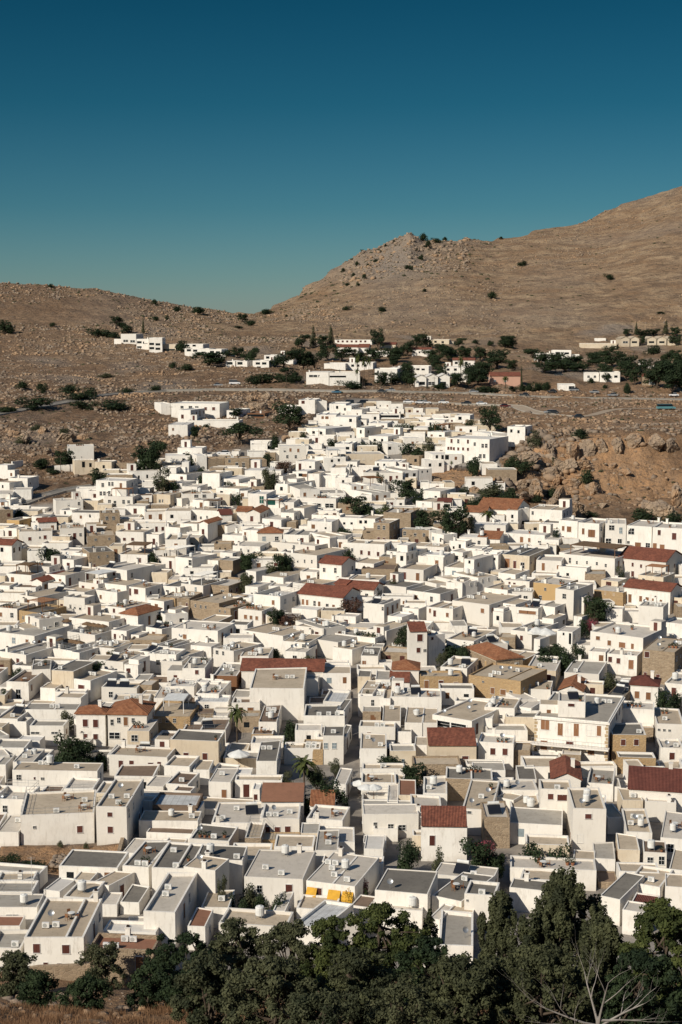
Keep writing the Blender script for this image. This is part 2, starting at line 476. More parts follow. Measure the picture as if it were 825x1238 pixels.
def tag(o, label=None, cat=None, group=None, kind=None):
    if label: o['label'] = label
    if cat: o['category'] = cat
    if group: o['group'] = group
    if kind: o['kind'] = kind
    return o
def empty(name, loc, rz=0.0):
    o = bpy.data.objects.new(name, None); C.objects.link(o); o.location = loc; o.rotation_euler = (0, 0, rz)
    o.empty_display_size = .3; return o
def npmesh(name, V, F, mats, mi=None, smooth=False):
    """V (n,3) array, F (m,k) array of equal polygons"""
    me = bpy.data.meshes.new(name); k = F.shape[1]
    me.vertices.add(len(V)); me.vertices.foreach_set('co', np.ascontiguousarray(V, dtype=np.float32).ravel())
    me.loops.add(F.size); me.loops.foreach_set('vertex_index', np.ascontiguousarray(F, dtype=np.int32).ravel())
    me.polygons.add(len(F)); me.polygons.foreach_set('loop_start', np.arange(0, F.size, k, dtype=np.int32))
    if mi is not None: me.polygons.foreach_set('material_index', mi.astype(np.int32))
    if smooth: me.polygons.foreach_set('use_smooth', np.ones(len(F), dtype=bool))
    for m in mats: me.materials.append(M[m])
    me.update(calc_edges=True); return me
# ------------------------------------------------------------------ world, sun, camera
SUN = Vector((1.0, 1.12, -.98)).normalized()
w = bpy.data.worlds.new('World'); scene.world = w; w.use_nodes = True
nt = w.node_tree; bg = nt.nodes['Background']
sky = nt.nodes.new('ShaderNodeTexSky'); sky.sky_type = 'NISHITA'; sky.sun_disc = False
sky.sun_elevation = math.radians(33); sky.sun_rotation = math.radians(221.8)
sky.air_density = 1.0; sky.dust_density = .3; sky.ozone_density = 3.0; sky.altitude = 100
tc = nt.nodes.new('ShaderNodeTexCoord'); sp = nt.nodes.new('ShaderNodeSeparateXYZ'); nt.links.new(tc.outputs['Generated'], sp.inputs[0])
rmp = nt.nodes.new('ShaderNodeValToRGB'); nt.links.new(sp.outputs[2], rmp.inputs[0])
SKYSTOPS = [(0.0,(.33,.42,.50)),(.03,(.23,.365,.43)),(.075,(.12,.29,.345)),(.14,(.045,.215,.26)),(.21,(.018,.165,.205)),(.4,(.25,.42,.52)),(1.0,(.6,.75,.82))]
e = rmp.color_ramp.elements
while len(e) < len(SKYSTOPS): e.new(.5)
for i, (p_, c_) in enumerate(SKYSTOPS): e[i].position = p_; e[i].color = (*c_, 1)
mxn = nt.nodes.new('ShaderNodeMix'); mxn.data_type = 'RGBA'; mxn.blend_type = 'MULTIPLY'; mxn.inputs[0].default_value = 1
nt.links.new(sky.outputs[0], mxn.inputs[6]); nt.links.new(rmp.outputs[0], mxn.inputs[7])
nt.links.new(mxn.outputs[2], bg.inputs[0]); bg.inputs[1].default_value = .10
sl = bpy.data.lights.new('sun', 'SUN'); sl.energy = 4.8; sl.angle = math.radians(.5); sl.color = (1, .925, .80)
so = bpy.data.objects.new('sun', sl); C.objects.link(so); so.rotation_euler = SUN.to_track_quat('-Z', 'Y').to_euler()
cam = bpy.data.cameras.new('camera'); co = bpy.data.objects.new('camera', cam); C.objects.link(co)
co.location = (0, 0, CAMZ); co.rotation_euler = (math.radians(90)-PITCH, 0, 0)
cam.sensor_fit = 'VERTICAL'; cam.angle_y = 2*math.atan(619/FP); cam.clip_start = 1; cam.clip_end = 20000
scene.camera = co
vs = scene.view_settings; vs.view_transform = 'Standard'; vs.look = 'None'; vs.gamma = 1; vs.exposure = 0.03; vs.use_curve_mapping = False

# ------------------------------------------------------------------ the ground sheet
azs = np.concatenate([np.linspace(-3, -.8, 8)[:-1], np.linspace(-.8, -.27, 50)[:-1], np.linspace(-.27, .27, 440), np.linspace(.27, .8, 50)[1:], np.linspace(.8, 3, 8)[1:]])
ys = np.concatenate([np.linspace(-400, -60, 6)[:-1], np.linspace(-60, 60, 22)[:-1], np.linspace(60, 168, 100)[:-1], np.linspace(168, 420, 70)[:-1],
                     np.linspace(420, 520, 80)[:-1], np.linspace(520, 1000, 200)[:-1], np.linspace(1000, 1900, 170)[:-1], np.linspace(1900, 9000, 20)])
nA, nY = len(azs), len(ys)
def shade_zone(X, Y, t):
    u, v, _ = project(X, Y, terr(X, Y))
    r = t; g = b = 0.0
    for P in SOIL:
        if inpoly(u, v, P): g = 1.0
    if Y < 165: g = max(g, .55)
    c = cliffy(X, Y)
    if c > 0: g = max(g, c*min(1, max(0, .62+noise.noise((X*.03, Y*.03, 7))*1.6)))
    if 500 < Y < 720 and X > 20: g = max(g, .42*min(1, (X-20)/60))
    if Y > 1000:
        a = X/Y
        b = max(0, 1-abs(a-.035)/.06)*min(1, max(0, (Y-1250)/200))
        b = max(0, min(1, b*1.2+noise.noise((X*.01, Y*.006, 3))*.7))
    elif Y > 850 and X < -60:
        b = max(0, min(1, noise.noise((X*.02, Y*.008, 3))*2.2-.1))
    elif Y > 500:
        b = max(0, min(.8, noise.noise((X*.03, Y*.02, 11))*1.8-.1))
    return (r, g, b, 1)
V = np.empty((nA*nY, 3)); Z4 = np.zeros((nA*nY, 4), dtype=np.float32)
i = 0
for Y in ys:
    for a in azs:
        X = a*max(Y, 60.0)
        X = float(X); Yf = float(Y)
        if -60 <= Y and abs(a) < .85:
            t = town(X, Yf); V[i] = (X, Yf, terr(X, Yf)+relief(X, Yf)); Z4[i] = shade_zone(X, Yf, t)
        else:
            V[i] = (X, Yf, terr(X, Yf)); Z4[i] = (0, 0, 0, 1)
        i += 1
ii = np.arange(nA*nY).reshape(nY, nA)
F = np.stack([ii[:-1, :-1].ravel(), ii[:-1, 1:].ravel(), ii[1:, 1:].ravel(), ii[1:, :-1].ravel()], 1)
gm = npmesh('ground', V, F, ['ground'], smooth=True)
ca = gm.color_attributes.new('zones', 'FLOAT_COLOR', 'POINT'); ca.data.foreach_set('color', Z4.ravel())
tag(link('ground', gm), kind='structure')

# ------------------------------------------------------------------ roads
def strip(name, L, w, k, dz, kerb=True):
    P = []
    for a, b in zip(L[:-1], L[1:]):
        n = max(1, int((b-a).length/4))
        for q in range(n): P.append(a.lerp(b, q/n))
    P.append(L[-1])
    m = MB(); rows = []
    for j, p in enumerate(P):
        t = (P[min(j+1, len(P)-1)]-P[max(j-1, 0)]).normalized(); nn = Vector((-t.y, t.x, 0))
        z = terr(p.x, p.y)
        zz = max(terr(p.x+nn.x*s*w/2, p.y+nn.y*s*w/2) for s in (-1, 0, 1))
        rows.append((p, nn, max(z, zz)+dz))
    for (p, n1, z1), (q, n2, z2) in zip(rows[:-1], rows[1:]):
        a, b = p-n1*w/2, p+n1*w/2; c, d = q-n2*w/2, q+n2*w/2
        m.poly([(a.x, a.y, z1), (c.x, c.y, z2), (d.x, d.y, z2), (b.x, b.y, z1)], k)
        if kerb:
            for s in (-1, 1):
                a0, a1 = p+n1*s*w/2, p+n1*s*(w/2+.35); c0, c1 = q+n2*s*w/2, q+n2*s*(w/2+.35)
                m.poly([(a0.x,a0.y,z1),(a0.x,a0.y,z1+.2),(c0.x,c0.y,z2+.2),(c0.x,c0.y,z2)], 'g')
                m.poly([(a0.x,a0.y,z1+.2),(a1.x,a1.y,z1+.2),(c1.x,c1.y,z2+.2),(c0.x,c0.y,z2+.2)], 'g')
                m.poly([(a1.x,a1.y,z1+.2),(a1.x,a1.y,z1-3),(c1.x,c1.y,z2-3),(c1.x,c1.y,z2+.2)], 'g')
    if k == 'as':
        for j in range(0, len(rows)-1, 2):
            (p, n1, z1), (q, n2, z2) = rows[j], rows[j+1]
            a, b = p-n1*.08, p+n1*.08; c, d = q-n2*.08, q+n2*.08
            m.poly([(a.x,a.y,z1+.006),(c.x,c.y,z2+.006),(d.x,d.y,z2+.006),(b.x,b.y,z1+.006)], 'pa')
    return tag(m.build(name), kind='structure')
for nme, (L, wd) in ROADS.items():
    strip(nme, L, wd, 'di' if nme in ('dirt_track', 'parking_lane') else 'as', .12 if nme != 'dirt_track' else .06, nme != 'dirt_track')
# ------------------------------------------------------------------ the houses, read off enlarged tiles of the photograph:
# T u0 v0 scale; then: roof front edge (two ends), far edge height, wall height (m, or p = tile pixels), wall+roof kind, flags | openings | landmark name ; label
HOUSES = '''
T 0 1040 3.929
108 365 405 368 176 4.3 wb x|175,417,34,46,r 314,421,36,44,r 218,492,22,16,r 283,495,22,14,r 350,497,30,14,r|tan-roofed corner house;white corner house with wide tan roof and two dark red shutters, nearest the rocks
-60 222 180 224 158 4.2 wg x|60,262,60,10,d|
-60 416 104 418 325 3.6 wg x||
-40 312 98 312 270 3.9 wk x||
-60 150 158 152 96 3.5 wg r||
-20 95 165 92 50 3.2 wb||
300 172 432 182 100 3.6 wb x||
205 138 285 150 84 3.0 wW x||
345 92 432 98 55 3.0 wb x||
440 102 520 124 52 3.2 wb x||
415 415 738 430 350 3.9 sk x||terracotta-floored terrace;stone-walled terrace block with terracotta floor and white rim beside the tan-roofed corner house
485 333 745 346 318 3.6 wW x||
690 262 818 270 205 3.2 wg x||
745 205 830 212 120 3.5 wl x||
T 205 1040 3.929
-125 240 30 248 55 4.8 wl x||
150 222 282 226 140 2.7 wb x||
85 312 172 316 230 3.0 wk x||red patio roof;small building with a flat brick red roof at the edge of the foreground trees
225 294 560 322 235 3.3 wb x||
585 300 728 334 198 3.3 wC x||ribbed white roof;low building roofed in ribbed pale sheet metal at the edge of the foreground trees
350 75 640 92 -48 3.8 wl x||big pale flat roof;large building with wide pale grey flat roof left of the yellow awnings
646 93 885 128 -22 3.8 wl xA||yellow awning house;wide pale flat-roofed building with yellow awnings along its front
490 238 552 242 150 2.8 wl x||
T 410 1040 3.929
0 305 102 292 245 3.4 wg x||
55 212 140 226 168 3.3 wn x||
165 138 425 165 45 4.5 wd x||grey slab roof;long low building with grey-brown flat roof and white rim right of the yellow awnings
150 226 400 242 147 3.6 wl x||
437 162 585 200 62 4.5 wd x||
445 62 735 96 22 4.0 wl x||
592 155 742 172 100 4.8 wd x|610,190,10,10,d|
425 272 480 284 205 3.6 wl x||
520 238 640 250 208 3.6 wb x||
470 402 640 410 242 3.5 wg x||
390 414 462 420 366 3.2 wW x||
T 615 1040 3.929
50 82 240 102 42 3.5 wb x||
0 125 200 150 92 4.0 wd x||
430 165 533 190 58 4.5 wd x||
560 98 725 132 34 4.0 wb x||
582 196 702 216 160 3.5 wm x||
540 232 650 252 208 4.0 wl x||
742 122 835 130 56 4.2 wb x||
0 32 425 52 10 3.6 wl x||
T 0 900 3.929
455 293 605 296 166 5.9 wb x|523,332,24,22,r 525,404,26,32,r|tall blank-walled house;tall white house with long blank wall and two stacked dark red windows on its end
92 340 453 322 222 4.6 wb xr|380,402,26,34,r 164,393,14,12,d|
-20 415 90 417 332 2.4 wl x||
-40 256 124 264 196 3.8 wl xr|25,305,22,32,d|
52 120 468 128 90 4.0 wb x|90,155,22,24,d 165,160,8,12,r 203,162,16,12,d 374,170,24,32,x 428,166,10,22,r|long tan-roofed house;long low white house with narrow tan roof below the dark green tree
60 82 160 84 22 4.0 wl x||
-20 95 28 96 45 3.8 wg||
515 48 800 62 8 3.9 wb x|575,92,22,34,r 626,92,22,34,r 717,110,26,52,D 757,92,18,22,r|
690 196 776 201 142 2.6 wl x||
720 286 940 292 228 2.9 nC x||
655 361 945 364 338 3.3 wb x||
580 575 710 585 456 4.0 wd x||
718 583 905 592 462 4.0 wd x||grey-roofed pair;low white building with dark grey screed roof and a row of vents along its rib
T 205 900 3.929
118 545 350 552 482 4.6 wd x||
65 578 220 602 527 5.6 wb x||
185 176 293 180 112 3.3 wl x|260,240,24,56,E|
303 136 385 140 116 3.3 wW x||
404 78 503 80 -20 4.1 wd x||tall narrow white block;narrow white block with dark cluttered roof beside the white parasol
430 266 638 270 192 3.2 wkS x||patched red roof;low building with broken patched terracotta roof below the palm
662 286 784 291 252 3.2 wtS x||
430 350 617 353 276 3.3 wl x|465,406,26,34,r 562,404,26,34,r 513,418,26,58,D|two-shutter cottage;white cottage with red-brown door between two red-brown shutters, on a stone base
425 452 620 454 443 1.9 ob x||
190 370 428 376 272 3.1 wl x||
90 448 288 460 382 3.0 wd x||
678 500 790 505 406 4.0 wg x||
620 330 768 372 292 3.6 wl x||
342 440 420 446 368 2.8 sb xr||
-20 344 118 350 272 3.1 wC x||
-20 184 90 192 128 2.9 wn x||
390 211 425 213 190 2.6 wW x|410,250,16,26,D|
620 20 720 26 -22 3.4 ob x||
775 180 832 190 112 3.6 wl x||
T 410 900 3.929
485 152 713 174 106 3.6 sd x||dark roof over stone wall;low stone building with wide dark grey flat roof below the red-roofed mansion
75 178 246 184 132 3.6 wb x||
245 182 305 184 142 3.2 wb x||
105 112 312 118 88 3.5 wb||
60 258 205 264 232 2.6 wl xr||
214 272 266 275 186 3.6 wl x||
268 238 352 243 166 4.0 ck x||
376 226 494 236 150 4.2 wl x||
328 320 480 327 240 4.2 wl x||
500 276 630 320 168 4.3 wb x|560,312,40,12,d|
380 378 605 392 304 5.2 wqS x|443,455,26,50,D|rust-red single roof;white house with steep plain rust-red roof beside the blossoming tree
60 334 330 327 282 4.0 wl x|172,382,16,26,d 246,390,26,26,d 300,394,32,26,d|
28 490 120 500 424 3.2 wW x||
160 400 280 402 384 1.9 wW x||
685 345 812 347 268 4.6 sl x||
718 216 830 221 156 3.5 wl||
745 246 830 268 242 3.6 wb||
T 615 900 3.929
150 212 306 216 166 6.0 wb x|200,247,26,28,r 255,252,46,30,r 183,350,34,40,d 236,362,30,62,D|white two-storey shuttered house;narrow white two-storey house with dark red shutters and door beside the metal tank roof
303 304 467 308 208 6.4 wb x|379,341,30,24,r|
303 415 467 418 364 3.3 wb x|340,447,28,40,d|
205 165 345 171 70 3.6 wqP x||small red gable;small white house whose brick red roof tilts steeply, left of the grey terrace
45 164 135 166 100 3.6 wd x||
-40 216 145 216 168 4.1 wl x||
10 305 160 308 226 3.5 wb||
370 181 500 191 112 3.6 wg x||
570 210 840 230 120 4.2 wmG x||long maroon roof;long house with wide dull maroon tiled roof at the right edge
520 60 702 64 36 3.1 od x|600,85,16,14,d|
540 264 642 266 206 4.0 cb x||
645 268 800 278 216 4.0 wl x||
556 414 684 420 302 4.0 wb x||
720 440 835 452 292 4.0 wl||
640 510 755 518 456 3.5 wn x|673,552,26,36,d 727,550,26,40,d|
760 590 840 600 500 4.0 wb||
78 470 292 480 427 2.6 cb x||
405 540 510 546 466 3.0 wg x||
520 602 722 610 560 3.6 wb x||
305 548 412 556 502 3.0 wb x||
480 200 536 202 160 3.0 wg x||
T 0 770 3.929
360 366 502 368 330 5.8 wtH x|406,408,24,36,r 455,410,24,38,r 405,473,22,28,r 455,473,22,26,r|smaller orange hipped roof;white two-storey house under the smaller of two adjoining orange hipped roofs
510 368 700 371 298 5.8 wtH x|533,405,14,28,d 565,395,16,26,d 598,400,20,42,x 633,395,14,20,d 545,468,50,30,d|orange hipped roof;white two-storey house under the larger orange hipped roof with a long balcony
605 445 710 448 392 4.6 cl x|640,480,30,30,d|
505 560 785 570 512 3.6 wb||
712 376 905 381 302 3.5 ob x|760,395,14,20,d 795,395,14,20,d 830,395,14,20,d|
30 212 138 216 152 3.6 wn x|88,270,22,44,d|
300 190 430 210 152 4.1 wb x|387,240,34,26,r|one-window corner house;white corner house with beige roof and a single red-brown front window
244 156 350 166 108 5.4 cd x||
495 112 588 120 62 4.1 wb x|523,158,8,12,d 553,158,10,16,d|
590 130 658 135 104 3.9 wl x|611,160,20,22,r|
480 236 652 242 207 3.0 wb||
530 299 712 297 269 2.9 wb x||
140 420 306 422 392 3.6 wg x|140,455,40,10,d 260,455,30,10,d|
110 344 366 346 314 3.1 wg x||
262 286 386 291 262 3.3 wb||
-20 385 85 390 320 3.1 wb||
-40 398 128 405 394 2.6 wb||
80 490 190 494 472 2.5 wW||
70 578 205 584 528 3.2 wl x||
-20 500 45 440 425 4.5 wg x||
-20 570 50 560 520 4.0 wl||
210 38 352 76 14 3.6 wl xr|210,85,24,28,d 240,85,20,28,d 266,92,12,30,d 288,92,18,22,d|arcaded restaurant;white restaurant with a row of arched dark openings under its parasol terrace
-20 62 128 88 24 4.2 wg||
150 156 242 152 106 3.6 wd||
60 132 150 140 108 3.2 wd||
440 44 545 58 14 3.4 wb||
700 76 838 86 50 4.0 wl x|752,120,18,24,d 784,122,14,22,r|
612 104 660 110 86 4.6 wl x||
730 290 850 291 236 3.0 wl||
190 240 262 245 214 3.0 wb||
470 330 520 332 308 3.0 wl||
300 500 420 505 492 2.6 wl||
T 205 770 3.929
0 487 236 496 442 4.9 cd x|31,560,22,30,d 79,570,24,44,D 169,572,24,44,D|old cream mansion;old cream stone house with dark grey roof, two red-brown doors and stained walls
330 152 716 172 110 3.5 wqG x||long red roof;long low building with bright red tiled roof behind the cluttered beige roof
372 243 636 246 146 6.0 wb x||cluttered beige roof;broad white building whose beige roof holds tanks, pots and air conditioners
207 182 320 185 118 3.0 xg x||
60 148 170 150 94 4.0 wg x|130,165,16,20,r|
122 306 282 308 274 3.4 wC x|135,343,16,44,D 177,330,20,18,d|
293 311 428 313 284 4.0 wn x|339,350,18,34,x 385,360,28,54,x|
412 402 500 405 304 4.0 wn x|450,450,10,10,d|brown-decked block;tall white block with rusty brown roof deck above the dark courtyard
385 460 489 463 427 3.2 on x|436,490,18,22,r|
630 372 830 376 318 4.0 wd x|663,412,14,16,d 727,412,14,16,d|dark green-grey roof;white house with long dark green-grey roof beside the narrow dark lane
724 468 822 471 424 5.0 wd x|743,516,18,28,pw 783,516,20,28,pw|
540 528 716 531 500 3.6 wb x||
765 262 895 300 162 3.6 wb x||
735 298 830 312 252 3.0 wC x||
125 266 236 271 208 3.5 wl x||
207 46 308 76 22 3.9 wb x|227,64,16,18,d 256,66,12,18,d|
316 86 450 96 46 3.6 wb||
635 196 700 200 182 3.4 wg x||
-40 112 60 118 86 3.3 wg||
10 86 62 96 60 3.2 wb||
60 440 270 444 386 2.6 wn xr||
120 212 235 220 198 2.6 wW||
-20 232 118 236 196 2.8 wW x||
545 66 650 74 30 3.5 wl||
T 410 770 3.929
245 153 370 160 112 4.3 wtH x||orange pyramid roof;white house with a tall pyramid-like orange tile roof beside the white tower house
230 208 328 216 172 3.0 wqS x||
80 84 158 92 46 4.0 wd x|92,125,14,30,d 120,125,18,28,x|
-30 44 64 64 18 3.2 wb||
380 186 586 190 160 3.6 ob x||golden stone block;low golden stone block with plants on top, left of the long stone house
480 140 610 152 96 3.6 wb x|545,165,80,20,d|
612 176 832 208 130 4.6 ob x|730,255,20,30,x 780,262,28,26,x 820,268,20,26,x 640,235,18,12,d 685,212,10,8,d|long stone house;long golden stone house with small openings and pots on its terraces
690 112 835 134 64 3.1 ob||
230 276 474 292 242 3.9 wl x||
88 278 202 286 246 4.0 wl x|160,312,14,30,d|
190 398 278 402 306 3.5 wb x||
280 402 364 410 318 3.5 wb x||
370 404 440 410 326 3.5 wb x||
440 364 634 404 302 4.2 wb x|530,418,170,26,d|open pergola house;beige-roofed house with a wide dark open loggia above the red-roofed mansion
85 420 258 432 396 3.5 wb x||
60 528 190 532 456 4.2 wb x||
418 512 655 515 440 4.6 cqS x|445,582,30,34,D 497,580,30,34,D 548,573,26,16,r 600,573,30,16,r|red-roofed mansion;cream neoclassical house with broad rust-red roof, small pediments and red doors
265 446 335 452 420 3.2 wd||
345 510 416 516 470 3.2 wb x||
690 330 835 342 286 4.0 wb x|708,322,12,14,d 770,378,12,16,d 818,382,12,18,r|
675 385 730 388 365 3.6 wW x||
660 496 832 506 456 4.6 wl x|731,543,24,32,r 789,545,24,32,r|two red-shuttered windows;white house with two red-brown shuttered windows right of the red-roofed mansion
-10 250 50 280 170 3.9 wb||
-10 340 20 350 290 3.9 wd||
-10 470 18 475 420 3.9 wd||
160 200 232 204 160 3.6 wg x||
190 520 250 525 508 2.4 wW|225,535,24,40,d|
T 615 770 3.929
118 372 478 408 268 7.6 wg xB|174,416,40,48,x 246,438,24,60,x 284,439,24,62,d 322,440,24,62,x 430,445,20,50,x 393,443,40,52,pw 168,513,32,46,x 291,520,34,50,r 392,540,32,40,x|balconied mansion;grand white mansion with full-width balcony, brown shutters and stone-trimmed corners
235 304 368 310 264 10.0 wl x|298,323,30,14,r|
490 463 656 468 406 5.2 od x|545,500,22,30,r 607,500,22,30,r|golden stone cube house;square golden stone house with dark roof and two small red shutters, right of the mansion
525 336 695 346 302 5.0 wl x||
578 226 712 236 186 5.0 wmH x|610,274,22,34,x 664,280,22,36,x|dark red pyramid roof;square white house with dark red hipped roof and two wooden shutters
635 58 792 76 8 6.6 sb x|658,80,22,28,r 650,175,14,16,r 710,185,18,14,r|tall ruined stone house;tall pale stone house with uneven courses and a round arch, near the right edge
465 76 612 92 56 4.2 wl x|483,106,18,26,r 522,113,18,26,r 582,130,24,44,x|
380 66 462 74 46 4.4 wl x|440,105,20,36,x|
240 252 350 261 196 3.2 wtP x||orange gable roof;small white house with one orange gable facing the camera above the mansion
263 166 432 180 110 3.6 wg x||
460 282 546 292 224 4.2 sd x||
358 222 452 228 205 3.4 cb||
80 152 226 162 88 3.6 cl||
95 246 202 252 206 3.2 wb||
60 300 135 290 262 3.4 wl||
-60 112 70 96 20 4.2 stH x||
-10 200 60 212 150 5.4 ob x|12,265,16,20,d|
700 412 835 418 336 4.2 wb x|715,440,12,10,d 740,442,12,10,d 765,444,12,10,d|
740 216 835 228 168 4.2 wl||
720 526 835 530 480 3.4 wl||
45 330 110 340 300 3.4 wl||
T 0 660 3.929
325 336 520 366 320 3.8 wb x||
318 402 456 426 382 3.6 wl xr||
215 480 382 511 446 3.6 wl xr||
572 320 656 332 276 4.4 wtH x|597,355,8,14,r|broad orange hipped roof;house with broad low orange hipped roof and plain white walls left of the stone pair
302 240 404 250 230 4.2 wb x|336,285,10,20,d 357,287,10,20,d 382,292,12,22,d|
455 92 610 122 80 4.6 wl x|472,118,12,24,r 515,122,8,10,d 543,130,16,22,r|
612 192 692 202 174 4.6 wb x|606,212,10,34,r 648,216,24,24,r|
82 300 186 322 280 3.6 od x|111,340,8,14,d 138,340,8,14,d 163,343,8,12,d|
186 354 300 334 318 4.5 wl x|237,400,12,40,d 268,378,16,34,d|
425 32 546 24 4 4.6 sd x|468,52,8,10,d 510,48,8,10,d 448,95,8,20,r|dark stone house;brown stone house with flat dark roof among white houses on the left
215 130 312 142 98 4.0 wb x||
150 168 200 173 124 3.4 wqP x||
90 90 236 100 72 3.3 wd x||
85 226 186 250 202 4.0 wb||
-30 186 46 190 170 3.6 wb x|5,212,8,12,d 25,215,8,14,d|
265 208 402 222 180 3.2 wb||
370 166 472 186 152 3.3 wb||
445 202 562 226 196 3.0 wb||
530 396 602 405 372 3.9 wg x|547,430,12,24,D 573,432,10,12,r|
655 492 735 511 412 3.6 wd||
730 470 800 480 420 3.4 wd||
-40 402 165 432 362 4.2 wg||
-30 290 82 300 266 3.6 wb||
700 250 782 268 240 3.6 wb||
786 242 835 250 226 3.6 ob x|812,268,10,14,d|
760 190 835 200 162 3.4 wg||
690 382 772 400 352 3.0 wl||
625 96 702 106 80 3.2 wb||
730 44 835 62 24 3.2 wb||
250 56 352 74 42 3.2 wl||
350 30 424 40 16 3.4 wl||
498 282 600 300 262 3.6 wb x|543,303,14,20,r|
466 172 602 190 156 3.4 wb||
620 420 660 425 405 3.0 wl||
440 470 560 478 452 3.0 wb||
800 300 835 305 285 3.2 wb||
30 130 150 140 112 3.0 wn||
T 205 660 3.929
398 226 526 242 196 5.2 wW xr||steel-framed white roof;large plain white house with pale steel pergola frame on its roof
-40 242 96 250 216 3.7 sb x|11,270,8,14,d 52,275,10,14,d 83,285,8,30,r|
98 256 236 276 226 4.1 sb x|124,283,8,14,d 149,288,8,14,d 173,290,8,14,d 218,300,8,12,d|long tan stone house;long tan stone house with a row of small square windows in the middle left
212 282 292 302 252 3.8 sb x|240,308,8,12,d 265,312,8,12,d|
163 180 282 192 152 3.8 sl x||
55 176 160 190 152 4.1 wd x|125,206,10,22,pw|
325 298 440 310 276 3.6 wb x|362,336,16,20,x 388,339,14,18,x 415,342,14,18,x|
610 224 826 250 196 4.4 wqG x|635,265,12,26,x 655,268,12,26,x 690,274,12,28,d 712,280,12,34,x 750,288,14,28,d 780,292,14,28,x|red-roofed long villa;long villa with dark red tiled roof, shaded porch and a row of tall brown windows
712 80 818 92 56 5.6 wqG x||red roof on blank white house;tall blank white house with low red tiled roof in the centre
560 26 702 50 6 4.1 wb x|610,70,8,16,d 643,72,8,16,d 677,74,8,16,d|
8 386 232 406 358 4.6 wl x|73,430,18,22,x 191,450,16,26,d|
345 396 542 432 368 3.6 wb x|373,420,12,20,d 403,425,10,20,x|
535 450 662 462 416 4.1 wb x|640,445,20,16,d|
688 434 802 466 400 3.6 wg x||
600 376 732 396 350 4.1 wb||
725 400 840 372 346 4.1 wg||
580 294 702 306 284 2.9 wW x||
-30 188 52 196 166 3.6 wd||
25 50 110 62 30 4.6 wl x|142,70,18,26,d|
232 64 302 70 50 3.7 sg x||
182 66 232 70 52 3.4 wb||
362 112 412 126 78 3.3 wl||
440 140 542 152 96 3.3 wb||
585 172 702 190 150 3.3 wb||
788 176 840 192 166 3.7 wqG x||
240 30 300 35 15 3.2 wl||
300 240 395 250 228 3.2 wW||
240 250 340 262 240 3.0 wb||
-20 330 90 318 306 3.2 wl||
150 352 235 360 330 3.2 sb||
100 470 200 480 455 3.4 wl||
360 190 420 196 170 3.4 wl||
470 188 560 192 170 3.0 wl||
620 120 700 125 105 3.2 wl||
T 410 660 3.929
-20 196 166 212 172 3.5 wqG x||long red ridge;long narrow white house with low red roof right of the red-roofed villa
-30 256 62 246 222 3.7 wqH x||
320 204 482 234 178 3.3 wd x||
170 176 320 200 162 3.0 wd x||
105 108 266 112 82 3.3 sn x||brown stone loggia;weathered brown stone house with an open loggia in the centre
115 268 216 280 246 4.7 wl x|235,300,10,16,d|
415 286 542 302 266 4.1 wb x|433,307,10,20,x 455,320,14,30,D 515,327,14,20,x|
508 170 586 178 150 4.2 wb x|556,215,14,24,D|
585 178 660 160 140 4.2 wb x|625,180,8,14,d 650,175,8,14,d|
660 158 752 134 120 4.2 wb x|680,165,8,14,d 710,158,8,14,d|
535 248 716 290 222 4.7 wb||
716 292 782 300 262 4.0 wl||
778 270 840 280 250 4.0 wb x|811,292,12,18,r|
130 386 226 412 350 3.6 wb x||striped beige canopy;building with beige striped canopy roof beside the dark green garden
-20 412 172 442 402 3.1 wb||
348 408 426 400 372 8.4 wqS x|384,435,26,34,r 377,494,18,24,r 445,495,14,12,d|white tower house;tall white tower house with a sloping red roof strip and two brown windows
426 432 506 412 398 6.6 wl x|443,436,14,14,r|
510 440 642 456 392 3.6 wb||
688 468 802 462 414 3.2 wg||
375 46 496 56 26 3.6 wW||
500 98 592 106 72 3.2 wb||
595 60 642 66 40 6.4 wl x|620,70,10,14,d|
685 42 757 46 26 5.2 wl x|710,72,14,34,D 739,62,8,12,d|
770 38 905 50 4 4.7 cd x|800,80,24,44,x 835,90,14,40,D 872,92,18,28,d|ochre-trimmed house;pale house with ochre corner pillars, small pediments and a grey roof
50 156 192 164 136 3.4 wb||
310 270 415 272 256 3.4 wb||
300 292 378 302 280 3.2 wl||
280 106 402 116 80 3.2 wb||
60 76 166 86 56 3.2 wb||
690 196 802 212 176 3.7 wb||
755 126 840 136 110 3.7 wb x|810,170,12,10,d|
320 382 420 388 352 3.2 wl||
230 330 300 340 316 3.2 wW||
60 240 160 245 226 3.2 wl||
-20 330 80 338 318 3.2 wl||
-20 148 48 152 134 3.4 wb||
190 50 270 54 20 3.4 sd||
270 30 320 34 10 5.0 wW||
330 20 380 24 5 3.4 wl||
640 20 690 24 5 3.6 wl||
T 615 660 3.929
522 50 748 84 22 4.6 wqG x|545,80,10,16,r 590,88,10,18,r 630,95,10,16,r 590,132,14,26,D|upper red-roofed terrace;upper of two parallel white houses with long red roofs at the right
548 192 770 222 176 4.8 wqG x|577,248,16,40,x 628,250,14,26,x 659,257,16,28,x 690,262,18,26,x 724,268,12,26,x|lower red-roofed terrace;lower of two parallel white houses with long red roofs, five tall brown windows
617 282 736 292 262 6.6 wl x||blank white block;plain windowless white block below the lower red-roofed terrace
222 200 310 212 176 6.6 wg x|265,238,18,22,d 262,297,16,26,pw|grey-roofed white cube;tall white house with grey roof and two stacked windows left of the pink-flowered tree
118 168 250 190 152 4.8 yl x|175,205,10,14,d 152,245,14,20,d|yellow ochre wall;building with a bright yellow ochre front wall and scalloped white rim
385 402 642 440 372 6.2 wl x|425,437,20,18,x 479,460,18,24,x 540,470,32,26,x 589,476,14,26,x|
